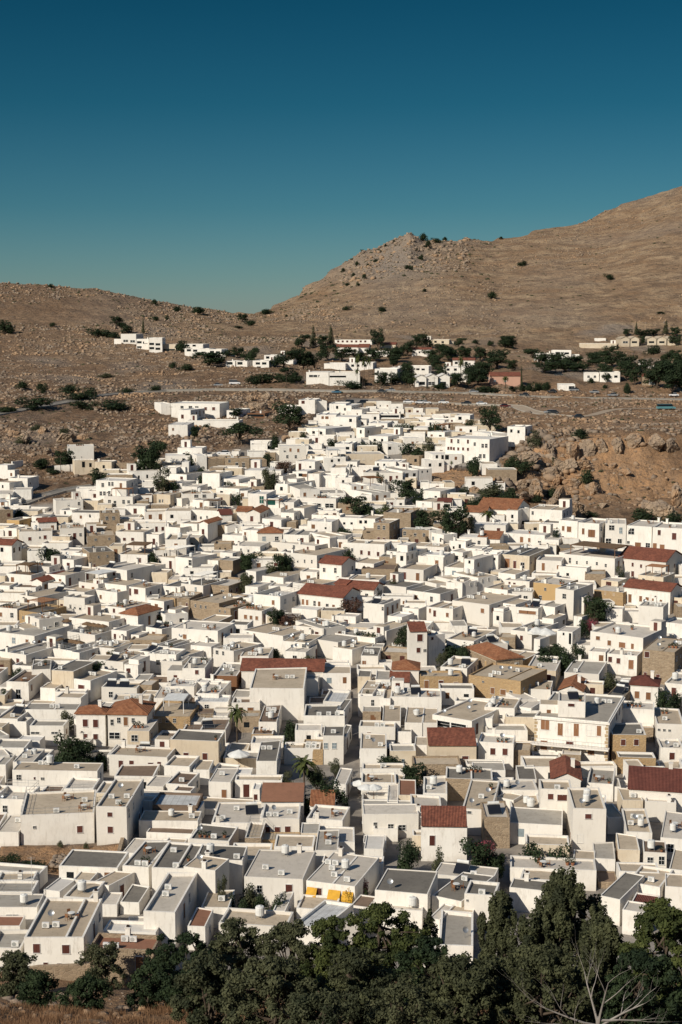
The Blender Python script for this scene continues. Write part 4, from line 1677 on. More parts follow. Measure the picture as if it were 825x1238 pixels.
# ------------------------------------------------------------------ reading the table
class House: pass
def fit(uL, vL, uR, vR, vB, h, wk, rk, shp, flags, wins, lm, scale, auto_f=False):
    if not isinstance(h, str) and not lm and (vL+vR)/2 > 880 and h < 4.6 and h > 2.9: h *= (.78 if not wins else .9)
    px = None
    if isinstance(h, str): px = float(h[:-1])/scale
    hf = (lambda Y: px*Y/FP) if px else (lambda Y: h)
    um, vm = (uL+uR)/2, (vL+vR)/2
    c = hit(um, vm, hf, y0=150.0)
    if not c: return None
    X, Y, zr = c
    if px: h = px*Y/FP
    a = plane(uL, vL, zr); b = plane(uR, vR, zr)
    if not a or not b: return None
    wdt = abs(uR-uL)*Y/FP
    th = math.atan2(b[1]-a[1], b[0]-a[0])
    damp = .85 if Y < 380 else .6 if Y < 520 else .3
    th = max(-.6, min(.6, th*damp))
    if Y > 700: th = max(-.15, min(.15, th))
    bk = plane(um, vB, zr)
    D = (bk[1]-Y) if bk else 10
    # a rotated facade widens; keep the picture width
    wdt = wdt/max(.8, math.cos(th)-math.sin(th)*(X/Y))
    D = D/max(.7, math.cos(th))
    dep = math.atan2(CAMZ-zr, Y)
    if shp in 'GH' and shp:
        D = 2*D/(1+math.tan(math.radians(20 if shp == 'G' else 24))/math.tan(dep))
    elif shp == 'S': D = D/(1+math.tan(math.radians(18))/math.tan(dep))
    elif shp == 'P': D = D*.8
    D = max(3.2 if wdt < 8 else 4.5, min(D, 24 if Y < 300 else 16, 1.8*wdt+6))
    H = House(); H.w = wdt; H.d = D; H.h = h; H.th = th; H.zr = zr; H.wk = wk; H.rk = rk; H.shp = shp; H.flags = flags; H.wins = wins; H.lm = lm; H.scale = scale
    H.fx, H.fy = X, Y                    # front roof-edge middle
    nx, ny = -math.sin(th), math.cos(th)
    H.cx, H.cy = X+nx*D/2, Y+ny*D/2
    H.u, H.v = um, (vm+vB)/2
    tx, ty = math.cos(th), math.sin(th)
    H.corners = [(H.cx+sx*tx*wdt/2+sy*nx*D/2, H.cy+sx*ty*wdt/2+sy*ny*D/2) for sx, sy in ((-1,-1),(1,-1),(1,1),(-1,1))]
    H.zb = min(terr(*p) for p in H.corners)-.5
    hh = zr-H.zb
    H.size = (wdt*min(hh, h)*math.cos(dep)+wdt*D*math.sin(dep))/Y**2
    H.Y = Y; H.auto = auto_f
    return H
HS = []; tile = None
for line in HOUSES.strip().split('\n'):
    if line.startswith('T '):
        tile = [float(x) for x in line.split()[1:]]; continue
    a, wn, lm = (line.split('|')+['', ''])[:3]
    t = a.split(); f = [float(x) for x in t[:5]]; h = t[5] if t[5].endswith('p') else float(t[5])
    code = t[6]; wk, rk = code[0], code[1]; rest = code[2:]+(t[7] if len(t) > 7 else '')
    shp = ''; flags = ''
    for ch in rest:
        if ch in 'GPHS': shp = ch
        else: flags += ch
    u0, v0, sc = tile
    U = lambda x: u0+x/sc
    Vv = lambda y: v0+y/sc
    wins = []
    for wspec in wn.split():
        p = wspec.split(','); wins.append((U(float(p[0])), Vv(float(p[1])), float(p[2])/sc, float(p[3])/sc, p[4]))
    H = fit(U(f[0]), Vv(f[1]), U(f[2]), Vv(f[3]), Vv(f[4]), h, wk, rk, shp, flags, wins, lm, sc)
    if H: HS.append(H)

# ---- low yards and outhouses in the gaps between the houses read from the photograph
def overlaps(x, y, m=1.0):
    for H in near_cells(x, y):
        dx, dy = x-H.cx, y-H.cy; c, s = math.cos(H.th), math.sin(H.th)
        lx, ly = dx*c+dy*s, -dx*s+dy*c
        if abs(lx) < H.w/2+m and abs(ly) < H.d/2+m: return True
    return False
CELL = {}
def lane(H):
    if not (196 < H.cy < 300): return
    def cor():
        nx, ny = -math.sin(H.th), math.cos(H.th); tx, ty = math.cos(H.th), math.sin(H.th)
        H.corners = [(H.cx+sx*tx*H.w/2+sy*nx*H.d/2, H.cy+sx*ty*H.w/2+sy*ny*H.d/2) for sx, sy in ((-1,-1),(1,-1),(1,1),(-1,1))]
    if abs(H.cx-2.4) < 20: H.th *= .3; cor()
    xs = [c[0] for c in H.corners]
    mv = 0
    if H.cx < 2.2 and max(xs) > 1.95: mv = 1.95-max(xs)
    elif H.cx >= 2.2 and min(xs) < 3.15: mv = 3.15-min(xs)
    if mv: H.cx += mv; H.fx += mv; cor()
for H in HS: lane(H)
def near_cells(x, y):
    i, j = int(x//20), int(y//20)
    for a in (-1, 0, 1):
        for b in (-1, 0, 1):
            for H in CELL.get((i+a, j+b), ()): yield H
def reg(H): CELL.setdefault((int(H.cx//20), int(H.cy//20)), []).append(H)
for H in HS: reg(H)
KEEP = [[(417,1000),(436,1000),(434,835),(424,835)], [(0,1020),(152,1016),(148,1056),(0,1066)], [(290,1060),(350,1060),(350,1098),(250,1096),(262,1060)],
        [(478,1008),(508,1008),(508,1045),(480,1045)], [(540,1000),(618,1000),(615,1060),(552,1050)], [(145,730),(330,690),(340,700),(150,745)][:0] or [(340,860),(372,860),(372,900),(340,900)],
        [(628,1015),(694,1018),(694,1042),(628,1040)], [(335,920),(415,920),(415,960),(380,985),(335,945)]]
rf = random.Random(11); nfill = 0
Y = 176.0
while Y < 600:
    X = -0.27*Y
    while X < 0.27*Y:
        x, y = X+rf.uniform(-1.5, 1.5), Y+rf.uniform(-1.5, 1.5)
        X += 3.2
        u, v, _ = project(x, y, terr(x, y))
        if u < -30 or u > 860 or town(x, y) < .8: continue
        if any(inpoly(u, v, P) for P in KEEP): continue
        if v < _li(VBu, VBv, u)+9: continue
        wd, dp = rf.uniform(4, 8.5), rf.uniform(4, 7)
        if Y > 430 and rf.random() < .35: continue
        th = rf.uniform(-.2, .1)
        ok = not overlaps(x, y, 1.2)
        if not ok: continue
        if Y < 190 and not (20 < u < 560): continue
        if any(abs(x-q[1]) < q[3]*.42+1.5 and abs(y-q[2]) < q[3]*.42+2.5 for q in TSPOT): continue
        # shrink until it fits
        while wd > 2.8 and (overlaps(x-wd/2, y, .2) or overlaps(x+wd/2, y, .2)): wd -= .6
        while dp > 2.6 and (overlaps(x, y-dp/2, .2) or overlaps(x, y+dp/2, .2)): dp -= .6
        if wd < 2.3 or dp < 2.3: continue
        H = House(); H.w, H.d, H.th = wd, dp, th; H.h = rf.choice((.9, 1.6, 2.2, 2.5, 2.8, 3.1)); H.cx, H.cy = x, y
        nx, ny = -math.sin(th), math.cos(th); H.fx, H.fy = x-nx*dp/2, y-ny*dp/2; tx, ty = math.cos(th), math.sin(th)
        H.corners = [(x+sx*tx*wd/2+sy*nx*dp/2, y+sx*ty*wd/2+sy*ny*dp/2) for sx, sy in ((-1,-1),(1,-1),(1,1),(-1,1))]
        H.zb = min(terr(*p) for p in H.corners)-.5; H.zr = terr(x, y)+H.h
        H.wk = rf.choice('wwwwwccs'); H.rk = rf.choice('gbbbllgdn'); H.shp = ''; H.flags = 'n'; H.wins = []; H.lm = ''; H.scale = 4
        H.u, H.v, _ = project(x, y, H.zr); H.Y = y; H.auto = True
        H.size = wd*dp*.1/Y**2
        lane(H)
        HS.append(H); reg(H); nfill += 1
    Y += 3.7
print('houses', len(HS), 'of which filled', nfill)
inv = [H for H in HS if -25 < H.u < 850]
inv.sort(key=lambda H: -H.size if not H.lm else -9)
NIND = 320
for i, H in enumerate(inv): H.ind = i < NIND
for H in HS:
    if not hasattr(H, 'ind'): H.ind = False

# ------------------------------------------------------------------ openings: unit meshes, one metre by one metre, shared by all copies
def opening_mesh(kind, door, full):
    """kind of leaf; door has no sill; full = leaf and frame in one mesh"""
    m = MB(); n = MB()
    fr = 'fs' if kind in 'X' else 'fr'
    if kind in ('r', 'x', 'gy', 'bl'): fr = 'fr'
    t = .045
    def frame(b):
        b.box(-.5, -.5+t, -.07, .02, 0, 1, fr, skip_bottom=False); b.box(.5-t, .5, -.07, .02, 0, 1, fr, skip_bottom=False)
        b.box(-.5+t, .5-t, -.07, .02, 1-t, 1, fr, skip_bottom=False)
        if not door: b.box(-.56, .56, -.12, .02, -.05, .0, fr, skip_bottom=False)
    def leafm(b):
        k = {'r':'r','x':'x','d':'gl','pw':'pg','bl':'bl','gg':'gg','gy':'gy'}[kind]
        if kind in ('r', 'x', 'bl', 'gy'):
            b.box(-.5+t, -.012, -.05, .0, 0, 1-t, k, skip_bottom=False); b.box(.012, .5-t, -.05, .0, 0, 1-t, k, skip_bottom=False)
            b.box(-.012, .012, -.03, .0, 0, 1-t, 'dk')
        else:
            b.box(-.5+t, .5-t, -.02, .0, 0, 1-t, k, skip_bottom=False)
            b.box(-.02, .02, -.045, -.02, 0, 1-t, fr); b.box(-.5+t, -.02, -.045, -.02, .46, .5, fr); b.box(.02, .5-t, -.045, -.02, .46, .5, fr)
    if full: frame(m); leafm(m); return m.mesh('opening'), None
    frame(m); leafm(n)
    return m.mesh('opening_frame'), n.mesh('opening_leaf')
OM = {}
def opening(parent, kind, x, z, w_, h_, near, side=0, yoff=0.0):
    door = kind in ('D', 'E')
    k = {'D': 'r', 'E': 'x'}.get(kind, kind)
    key = (k, door, not near)
    if key not in OM: OM[key] = opening_mesh(k, door, not near)
    a, b = OM[key]
    nm = 'door' if door else 'window'
    if side == 0: loc, rz = (x, yoff-.002, z), 0
    elif side == 1: loc, rz = (yoff+.002, x, z), math.pi/2
    elif side == 2: loc, rz = (yoff-.002, x, z), -math.pi/2
    else: loc, rz = (x, yoff+.002, z), math.pi
    o = link(nm, a, parent, loc, rz, (w_, 1, h_))
    if b: link('shutter' if k in ('r', 'x', 'bl', 'gy') and not door else 'panel' if door else 'pane', b, o)
    return o

def auto_openings(H, r):
    """a plausible set of windows for a wall the photograph does not resolve: list of (side, x, z from roof, w, h, kind)"""
    L = []
    def row(side, length, z0, n_st):
        for s in range(n_st):
            n = int(length/r.uniform(2.4, 3.4))
            for i in range(n):
                if r.random() < .28: continue
                x = -length/2+(i+.5)*length/n+r.uniform(-.25, .25)
                k = r.choice(['d','d','d','d','r','x','x','d','pw'])
                ww, hh = r.uniform(.7, 1.0), r.uniform(.9, 1.25)
                if r.random() < .15: ww *= .6; hh *= .5
                if s == n_st-1 and side in (0, 1) and r.random() < .3:
                    L.append((side, x, -(s+1)*3.0+.25+z0, .95, 2.05, r.choice('DDE')))
                else: L.append((side, x, -s*3.0-2.0+z0, ww, hh, k))
    st = 2 if H.h > 5 else 1
    if not H.wins and H.h > 2.4 and ('x' not in H.flags or (H.w > 5 and H.h > 3 and r.random() < .4)): row(0, H.w, 0, st)
    if H.d > 4 and H.h > 2.4:
        if r.random() < (.75 if H.th < .05 else .4): row(1, H.d, 0, st)
        if r.random() < .6: row(2, H.d, 0, st)
    if H.w > 4 and H.h > 2.4 and r.random() < .5: row(3, H.w, 0, st)
    return L

def roof_top(H): return H.zr

def house_parts(H, r):
    """dict of MBs in house-local coordinates (origin at the middle of the footprint, z from H.zb)"""
    P = {}
    w2, d2 = H.w/2, H.d/2; T = H.zr-H.zb
    wall = MB(); P['wall'] = wall; wk = H.wk; shp = H.shp
    rk = 'c_' if H.rk == 'C' else H.rk
    j = lambda a=.05: r.uniform(-a, a)
    if shp == '':
        terr_ = 'r' in H.flags
        par = (.95 if terr_ else r.choice((.12, .2, .3, .35, .45))) if H.w > 3.4 else .15
        th = .24 if par > .15 else .14
        if terr_ and r.random() < .5: par = .3
        hr = T-par
        J = [(j(), j()) for _ in range(4)]
        b = wall
        P0 = [(-w2, -d2), (w2, -d2), (w2, d2), (-w2, d2)]
        bj = (r.uniform(-.7, .5), r.uniform(-.7, .5)) if H.d > 5 else (0, 0)
        P0[2] = (w2, d2+bj[0]); P0[3] = (-w2, d2+bj[1]); zj = [r.uniform(-.05, .05) if par > .15 else 0 for _ in range(4)]
        P1 = [(x+J[i][0], y+J[i][1]) for i, (x, y) in enumerate(P0)]
        bat = .0
        n = len(b.v)
        b.v += [(x, y, 0) for x, y in P0]+[(x, y, T+zj[i]) for i, (x, y) in enumerate(P1)]
        a = b.mi(wk)
        for i in range(4): q = (i+1) % 4; b.f.append((n+i, n+q, n+4+q, n+4+i)); b.m.append(a)
        # parapet rim and roof slab
        ins = [((x-(th if x > 0 else -th)), (y-(th if y > 0 else -th))) for x, y in P1]
        rim = MB(); P['parapet'] = rim; rw = 'w' if (wk in 'wcpy' or r.random() < .4) else wk
        n = 0
        rim.v = [(x, y, T+.002+zj[i]) for i, (x, y) in enumerate(P1)]+[(x, y, T+.002+zj[i]) for i, (x, y) in enumerate(ins)]+[(x, y, hr) for x, y in ins]
        a = rim.mi(rw)
        for i in range(4):
            q = (i+1) % 4
            rim.f.append((i, q, 4+q, 4+i)); rim.m.append(a)
            rim.f.append((4+i, 4+q, 8+q, 8+i)); rim.m.append(a)
        rf_ = MB(); P['roof'] = rf_
        rf_.poly([(x, y, hr) for x, y in ins], rk)
        H.roofz = hr; H.inner = (w2-th-.1, d2-th-.1)
        if rk != 'c_' and H.w > 4 and not H.auto:
            # small things grown out of the masonry
            if 'n' not in H.flags and 'A' not in H.flags and H.size > 0 and H.w > 7 and H.d > 6 and r.random() < .42 and not terr_ and not H.lm and H.Y > 230:
                s = MB(); P['stair_room'] = s
                sw, sd, sh = r.uniform(2.2, 3.2), r.uniform(2.2, 3.0), r.uniform(1.9, 2.4)
                sx = r.choice((-1, 1))*(w2-sw/2-.05); sy = d2-sd/2-.05
                s.box(sx-sw/2, sx+sw/2, sy-sd/2, sy+sd/2, hr, hr+sh, 'w'); s.box(sx-sw/2+.15, sx+sw/2-.15, sy-sd/2+.15, sy+sd/2-.15, hr+sh+.003, hr+sh+.06, rk)
                s.box(sx-.4, sx+.4, sy-sd/2-.04, sy-sd/2, hr+.05, hr+1.8, 'r')
            if H.Y < 560 and not H.lm and not H.Y < 215 and not (abs(H.cx-2.4) < 13 and H.Y < 300) and r.random() < .38 and H.h > 3.3:
                s = MB(); P['annex'] = s; sd = r.choice((-1, 1)); aw = r.uniform(1.8, 3.4); ad = r.uniform(.4, .8)*H.d; ah = T-r.uniform(.8, 1.8)
                x0, x1 = (w2+.003, w2+aw) if sd > 0 else (-w2-aw, -w2-.003); y0 = r.uniform(-d2, d2-ad)
                s.box(x0, x1, y0, y0+ad, 0, ah, r.choice((wk, 'w', 'w', 'c'))); s.box(x0+.15, x1-.15, y0+.15, y0+ad-.15, ah+.002, ah+.01, r.choice('gbdl'))
                if aw > 2: s.box((x0+x1)/2-.35, (x0+x1)/2+.35, y0-.03, y0-.001, ah-1.9, ah-.9, r.choice(('gl', 'r', 'x')))
            if H.Y < 520 and not H.lm and H.Y > 200 and r.random() < .13 and H.w > 5 and H.d > 4.5 and 'stair_room' not in P:
                s = MB(); P['pergola'] = s; px_, py_ = r.uniform(.5, .9)*(w2-.4), r.uniform(.4, .8)*(d2-.4); k_ = r.choice(('x', 'fr', 'x'))
                for sx in (-1, 1):
                    for sy in (-1, 1): s.box(sx*px_-.06, sx*px_+.06, sy*py_-.06, sy*py_+.06, hr, hr+2.2, k_)
                    s.box(sx*px_-.07, sx*px_+.07, -py_-.2, py_+.2, hr+2.2, hr+2.34, k_, skip_bottom=False)
                nb_ = int(py_*2/.45)
                for i in range(nb_+1): s.box(-px_-.2, px_+.2, -py_+i*.45-.03, -py_+i*.45+.03, hr+2.345, hr+2.42, k_, skip_bottom=False)
                if r.random() < .6: s.box(-px_-.1, px_+.1, -py_-.1, py_+.1, hr+2.43, hr+2.47, r.choice(('st', 'wc', 'wc', 'c_')), skip_bottom=False)
                H.inner = (0, 0)
            if r.random() < .3:
                s = MB(); P['chimney'] = s
                cx, cy = r.uniform(-w2+.6, w2-.6), r.choice((-1, 1))*(d2-.3)
                s.box(cx-.28, cx+.28, cy-.28, cy+.28, hr, T+.9, 'w'); s.box(cx-.36, cx+.36, cy-.36, cy+.36, T+.9, T+1.0, 'w', skip_bottom=False)
                s.box(cx-.16, cx+.16, cy-.16, cy+.16, T+1.0, T+1.18, 'dk')
            if r.random() < .3 and H.w > 5:
                s = MB(); P['divider'] = s
                x = r.uniform(-w2*.4, w2*.4); s.box(x-.12, x+.12, -d2+th, d2-th, hr, T-.01, rw)
        if terr_:
            s = MB(); P['railing'] = s
            e = .1
            pts = [(-w2+e, -d2+e), (w2-e, -d2+e), (w2-e, d2-e), (-w2+e, d2-e)]
            for i in range(3 if r.random() < .5 else 4):
                p, q = Vector(pts[i]), Vector(pts[(i+1) % 4]); L_ = (q-p).length; nn = max(1, int(L_/1.6))
                for kk in range(nn+1):
                    c = p.lerp(q, kk/nn); s.tube((c.x, c.y, T), (c.x, c.y, T+.95), .025, .025, 'mt', 4)
                for zz in (.5, .95): s.tube((p.x, p.y, T+zz), (q.x, q.y, T+zz), .022, .022, 'mt', 4)
    else:
        H.roofz = T; H.inner = (0, 0)
        wall.box(-w2, w2, -d2, d2, 0, T, wk)
        rf_ = MB(); P['roof'] = rf_; ov = .3
        ang = math.radians({'G': 20, 'H': 24, 'S': 18, 'P': 24}[shp]); tk = .16
        X0, X1, Y0, Y1 = -w2-ov, w2+ov, -d2-ov, d2+ov; z0 = T-ov*math.tan(ang)*0
        def slab2(pts):
            rf_.poly([(x, y, z+.02) for x, y, z in pts], rk)
            rf_.poly([(x, y, z-tk+.02) for x, y, z in reversed(pts)], rk)
            for i in range(len(pts)):
                a, b2 = pts[i], pts[(i+1) % len(pts)]
                rf_.poly([(a[0],a[1],a[2]-tk+.02),(b2[0],b2[1],b2[2]-tk+.02),(b2[0],b2[1],b2[2]+.02),(a[0],a[1],a[2]+.02)], rk)
        zt = T+tk
        if shp == 'G':
            rise = (d2+ov)*math.tan(ang)
            slab2([(X0,Y0,zt),(X1,Y0,zt),(X1,0,zt+rise),(X0,0,zt+rise)]); slab2([(X1,Y1,zt),(X0,Y1,zt),(X0,0,zt+rise),(X1,0,zt+rise)])
            ri = d2*math.tan(ang)
            for sx in (-w2, w2):
                pp = [(sx, -d2, T), (sx, d2, T), (sx, 0, T+ri)]
                wall.poly(pp if sx > 0 else pp[::-1], wk)
        elif shp == 'P':
            rise = (w2+ov)*math.tan(ang)
            slab2([(X0,Y1,zt),(X0,Y0,zt),(0,Y0,zt+rise),(0,Y1,zt+rise)]); slab2([(X1,Y0,zt),(X1,Y1,zt),(0,Y1,zt+rise),(0,Y0,zt+rise)])
            ri = w2*math.tan(ang)
            for sy in (-d2, d2):
                pp = [(-w2, sy, T), (w2, sy, T), (0, sy, T+ri)]
                wall.poly(pp if sy < 0 else pp[::-1], wk)
        elif shp == 'S':
            rise = (2*d2+2*ov)*math.tan(ang)*.9
            slab2([(X0+ov,Y0,zt-tk*.5),(X1-ov,Y0,zt-tk*.5),(X1-ov,Y1,zt+rise),(X0+ov,Y1,zt+rise)])
            ri = rise*.93
            for sx in (-w2, w2):
                pp = [(sx, -d2, T), (sx, d2, T), (sx, d2, T+ri+.1)]
                wall.poly(pp if sx > 0 else pp[::-1], wk)
            wall.poly([(w2, d2, T), (-w2, d2, T), (-w2, d2, T+ri+.1), (w2, d2, T+ri+.1)], wk)
        else:
            rr = min(w2, d2)*.98; rise = (rr+ov)*math.tan(ang)
            hx, hy = max(0.05, w2+ov-(rr+ov)), max(0.05, d2+ov-(rr+ov))
            A, B_ = (-hx if w2 > d2 else 0, -hy if d2 > w2 else 0, zt+rise), (hx if w2 > d2 else 0, hy if d2 > w2 else 0, zt+rise)
            if w2 >= d2:
                slab2([(X0,Y0,zt),(X1,Y0,zt),B_,A]); slab2([(X1,Y1,zt),(X0,Y1,zt),A,B_]); slab2([(X1,Y0,zt),(X1,Y1,zt),B_]); slab2([(X0,Y1,zt),(X0,Y0,zt),A])
            else:
                slab2([(X0,Y0,zt),(X1,Y0,zt),A]); slab2([(X1,Y1,zt),(X0,Y1,zt),B_]); slab2([(X1,Y0,zt),(X1,Y1,zt),B_,A]); slab2([(X0,Y1,zt),(X0,Y0,zt),A,B_])
        e = .08; ck = wk if wk != 's' else 'c'
        for (x0, x1, y0, y1) in ((-w2-e, w2+e, -d2-e, -d2), (-w2-e, w2+e, d2, d2+e), (-w2-e, -w2, -d2, d2), (w2, w2+e, -d2, d2)):
            if shp in 'GS' and x1-x0 < .2: continue
            if shp == 'P' and y1-y0 < .2: continue
            cor = MB(); P['cornice'+'_'*sum(q.startswith('cornice') for q in P)] = cor
            cor.box(x0, x1, y0, y1, T-.25, T-.05, ck, skip_bottom=False)
        if shp != 'S' and H.Y < 330 and r.random() < .5:
            s = MB(); P['chimney'] = s; cx = w2*.5
            s.box(cx-.3, cx+.3, -.3, .3, T, T+rise+.9, 'w'); s.box(cx-.36, cx+.36, -.36, .36, T+rise+.9, T+rise+1.0, 'w', skip_bottom=False)
    if 'A' in H.flags:
        for i, (x0, x1) in enumerate(((-w2+.1, -w2*.55), (-w2*.08, w2*.42), (w2*.5, w2*.95))):
            s = MB(); P['awning'+'_'*i] = s
            s.poly([(x0, -d2-.02, T-.8), (x0, -d2-.7, T-1.7), (x1, -d2-.7, T-1.7), (x1, -d2-.02, T-.8)], 'yc')
            s.poly([(x0, -d2-.7, T-1.7), (x0, -d2-.7, T-1.95), (x1, -d2-.7, T-1.95), (x1, -d2-.7, T-1.7)], 'yc')
    if 'B' in H.flags:
        s = MB(); P['balcony'] = s; z = T-4.4
        s.box(-w2-.3, w2+.3, -d2-1.5, -d2-.003, z-.25, z, 'w', skip_bottom=False)
        for i in range(25):
            x = -w2-.2+i*(2*w2+.4)/24; s.tube((x, -d2-1.42, z), (x, -d2-1.42, z+1), .02, .02, 'mt', 4)
        s.tube((-w2-.2, -d2-1.42, z+1), (w2+.2, -d2-1.42, z+1), .03, .03, 'mt', 4)
        for i in range(5):
            x = -w2+.3+i*(2*w2-.6)/4; s.box(x-.12, x+.12, -d2-1.3, -d2-.01, z-.6, z-.253, 'fs', skip_bottom=False)
        for sx in (-1, 1):
            q = MB(); P['quoins' if sx < 0 else 'quoins_'] = q
            for i in range(12):
                zz = T-.8-i*.6; ww = .55 if i % 2 else .38
                q.box(min(sx*w2, sx*(w2-ww)), max(sx*w2, sx*(w2-ww)), -d2-.05, -d2-.002, zz, zz+.5, 'fs', skip_bottom=False)
        c = MB(); P['cornice'] = c; c.box(-w2-.25, w2+.25, -d2-.25, -d2-.003, T-.45, T-.15, 'w', skip_bottom=False)
        c.box(w2+.003, w2+.25, -d2, d2, T-.45, T-.15, 'w', skip_bottom=False)
    return P

def place_wins(H):
    """openings read from the photograph, in house-local coordinates"""
    L = []; d2 = H.d/2; T = H.zr-H.zb
    c, s = math.cos(H.th), math.sin(H.th)
    for (u, v, pw, ph, k) in H.wins:
        dr = ray(u, v)
        # front plane: ( -s*x + c*y ) = const
        con = -s*H.fx+c*H.fy; den = -s*dr[0]+c*dr[1]
        t = con/den; x, y, z = dr[0]*t, dr[1]*t, CAMZ+dr[2]*t
        lx = (x-H.cx)*c+(y-H.cy)*s
        ww, hh = pw*y/FP*1.12, ph*y/FP*1.06
        if abs(lx)+ww/2 > H.w/2-.08: lx = math.copysign(max(0, H.w/2-.12-ww/2), lx)
        zc = z-H.zb
        if zc+hh/2 > T-.25: zc = T-.3-hh/2
        if zc-hh/2 < .3 or abs(lx) > H.w/2: continue
        L.append((0, lx, zc-hh/2-T, ww, hh, k))
    return L
SIDEOFF = lambda H: {0: -H.d/2, 1: H.w/2, 2: -H.w/2, 3: H.d/2}
# ------------------------------------------------------------------ build
WN = {'w': 'white', 'c': 'cream', 'p': 'pink', 'o': 'golden stone', 's': 'tan stone', 'y': 'ochre', 'n': 'brown', 'x': 'timber', 'k': 'brown'}
RN = {'g': 'grey', 'd': 'dark grey', 'b': 'beige', 'l': 'pale grey', 'W': 'white', 'n': 'brown', 'k': 'terracotta', 'C': 'ribbed metal', 't': 'orange tiled', 'q': 'red tiled', 'm': 'maroon tiled'}
ITEMS = []      # (object, description, u, v) that still need a label naming their place
LANDM = []      # (short name, u, v)
rest = MB(); nrest = 0; HO = []
for idx, H in enumerate(HS):
    r = random.Random(1000+idx)
    P = house_parts(H, r); T = H.zr-H.zb; off = SIDEOFF(H)
    ops = place_wins(H)+auto_openings(H, r)
    if H.ind:
        e_ = empty('house', (H.cx, H.cy, H.zb), H.th); H.obj = e_
        for k, mb in P.items():
            if mb.f: mb.build(k.strip('_'), e_)
        for (sd, x, z, ww, hh, k) in ops:
            lim = (H.w if sd in (0, 3) else H.d)/2
            if abs(x)+ww/2 > lim or T+z < .1: continue
            opening(e_, k, x, T+z, ww, hh, H.Y < 300, sd, off[sd])
        tag(e_, cat='house')
        if H.lm:
            sh, full = H.lm.split(';'); e_['label'] = full; LANDM.append((sh, H.u, H.v)); e_['group'] = 'houses of the hillside town'
        else:
            sz = 'two-storey ' if H.h > 5.2 else ''
            wn_ = WN[H.wk]; kinds = [o[5] for o in ops if o[0] == 0]
            ftr = ''
            if H.wins:
                if 'D' in kinds: ftr = ' and red-brown door'
                elif kinds.count('r') >= 2: ftr = ' and red shutters'
                elif kinds.count('x') >= 2: ftr = ' and wooden shutters'
                elif len(kinds) >= 3: ftr = ' and several windows'
            nm = {'s': 'tan stone', 'o': 'golden stone'}.get(H.wk, wn_)
            kindr = 'roof' if not H.shp else 'roof'
            fl = 'flat ' if not H.shp else ''
            ITEMS.append((e_, f"{nm} {sz}house, {fl}{RN[H.rk]} {kindr}{ftr}", H.u, H.v))
            e_['group'] = 'houses of the hillside town'
        HO.append(H)
    else:
        nrest += 1; c, s = math.cos(H.th), math.sin(H.th)
        for mb in P.values():
            n = len(rest.v)
            rest.v += [(H.cx+x*c-y*s, H.cy+x*s+y*c, H.zb+z) for x, y, z in mb.v]
            for f, m_ in zip(mb.f, mb.m): rest.f.append(tuple(n+q for q in f)); rest.m.append(rest.mi(mb.mats[m_]))
        for (sd, x, z, ww, hh, k) in ops:
            lim = (H.w if sd in (0, 3) else H.d)/2
            if abs(x)+ww/2 > lim or T+z < .1: continue
            kk = {'D': 'r', 'E': 'x', 'd': 'gl', 'pw': 'pg'}.get(k, k); o_ = off[sd]; z0 = T+z
            if sd == 0: bb = (x-ww/2, x+ww/2, o_-.03, o_+.02)
            elif sd == 3: bb = (x-ww/2, x+ww/2, o_-.02, o_+.03)
            elif sd == 1: bb = (o_-.02, o_+.03, x-ww/2, x+ww/2)
            else: bb = (o_-.03, o_+.02, x-ww/2, x+ww/2)
            rest.box(*bb, z0, z0+hh, kk, T=lambda p: (H.cx+p[0]*c-p[1]*s, H.cy+p[0]*s+p[1]*c, H.zb+p[2]))
tag(rest.build('small_houses'), 'mass of small white outbuildings, yard rooms and low houses packed between the larger houses', 'outbuildings', None, 'stuff')
print('individual', len(HO), 'merged', nrest)
# ------------------------------------------------------------------ foliage
def crown_arr(rng, lobes, nleaf, size, up=.35, spread=.20):
    """leaf quads spread through the volume of lobes [(cx,cy,cz,rx,ry,rz)], denser near each lobe's skin"""
    lob = np.array(lobes); w_ = (lob[:, 3]*lob[:, 4]*lob[:, 5])**.66; w_ /= w_.sum()
    k = rng.choice(len(lob), nleaf, p=w_)
    d = rng.normal(size=(nleaf, 3)); d /= np.linalg.norm(d, axis=1)[:, None]
    # bumpy skin: radius varies smoothly with direction
    ph = rng.uniform(0, 6, (len(lob), 3))[k]
    bump_ = 1+.16*np.sin(d[:, 0]*7+ph[:, 0])*np.sin(d[:, 1]*6+ph[:, 1])+.14*np.sin(d[:, 2]*9+ph[:, 2])
    rad = (1-np.abs(rng.normal(0, spread, nleaf)))*bump_
    rad = np.clip(rad, .15, 1.35)
    c = lob[k, :3]+d*lob[k, 3:]*rad[:, None]
    n = d+rng.normal(0, .55, (nleaf, 3))+np.array([0, 0, up]); n /= np.linalg.norm(n, axis=1)[:, None]
    a = np.cross(n, rng.normal(size=(nleaf, 3))); a /= np.linalg.norm(a, axis=1)[:, None]; b = np.cross(n, a)
    s = (size*rng.uniform(.55, 1.3, nleaf))[:, None]
    a *= s; b *= s*.55
    V = np.stack([c-a, c-b, c+a, c+b], 1).reshape(-1, 3)
    F = np.arange(nleaf*4).reshape(-1, 4)
    return V, F
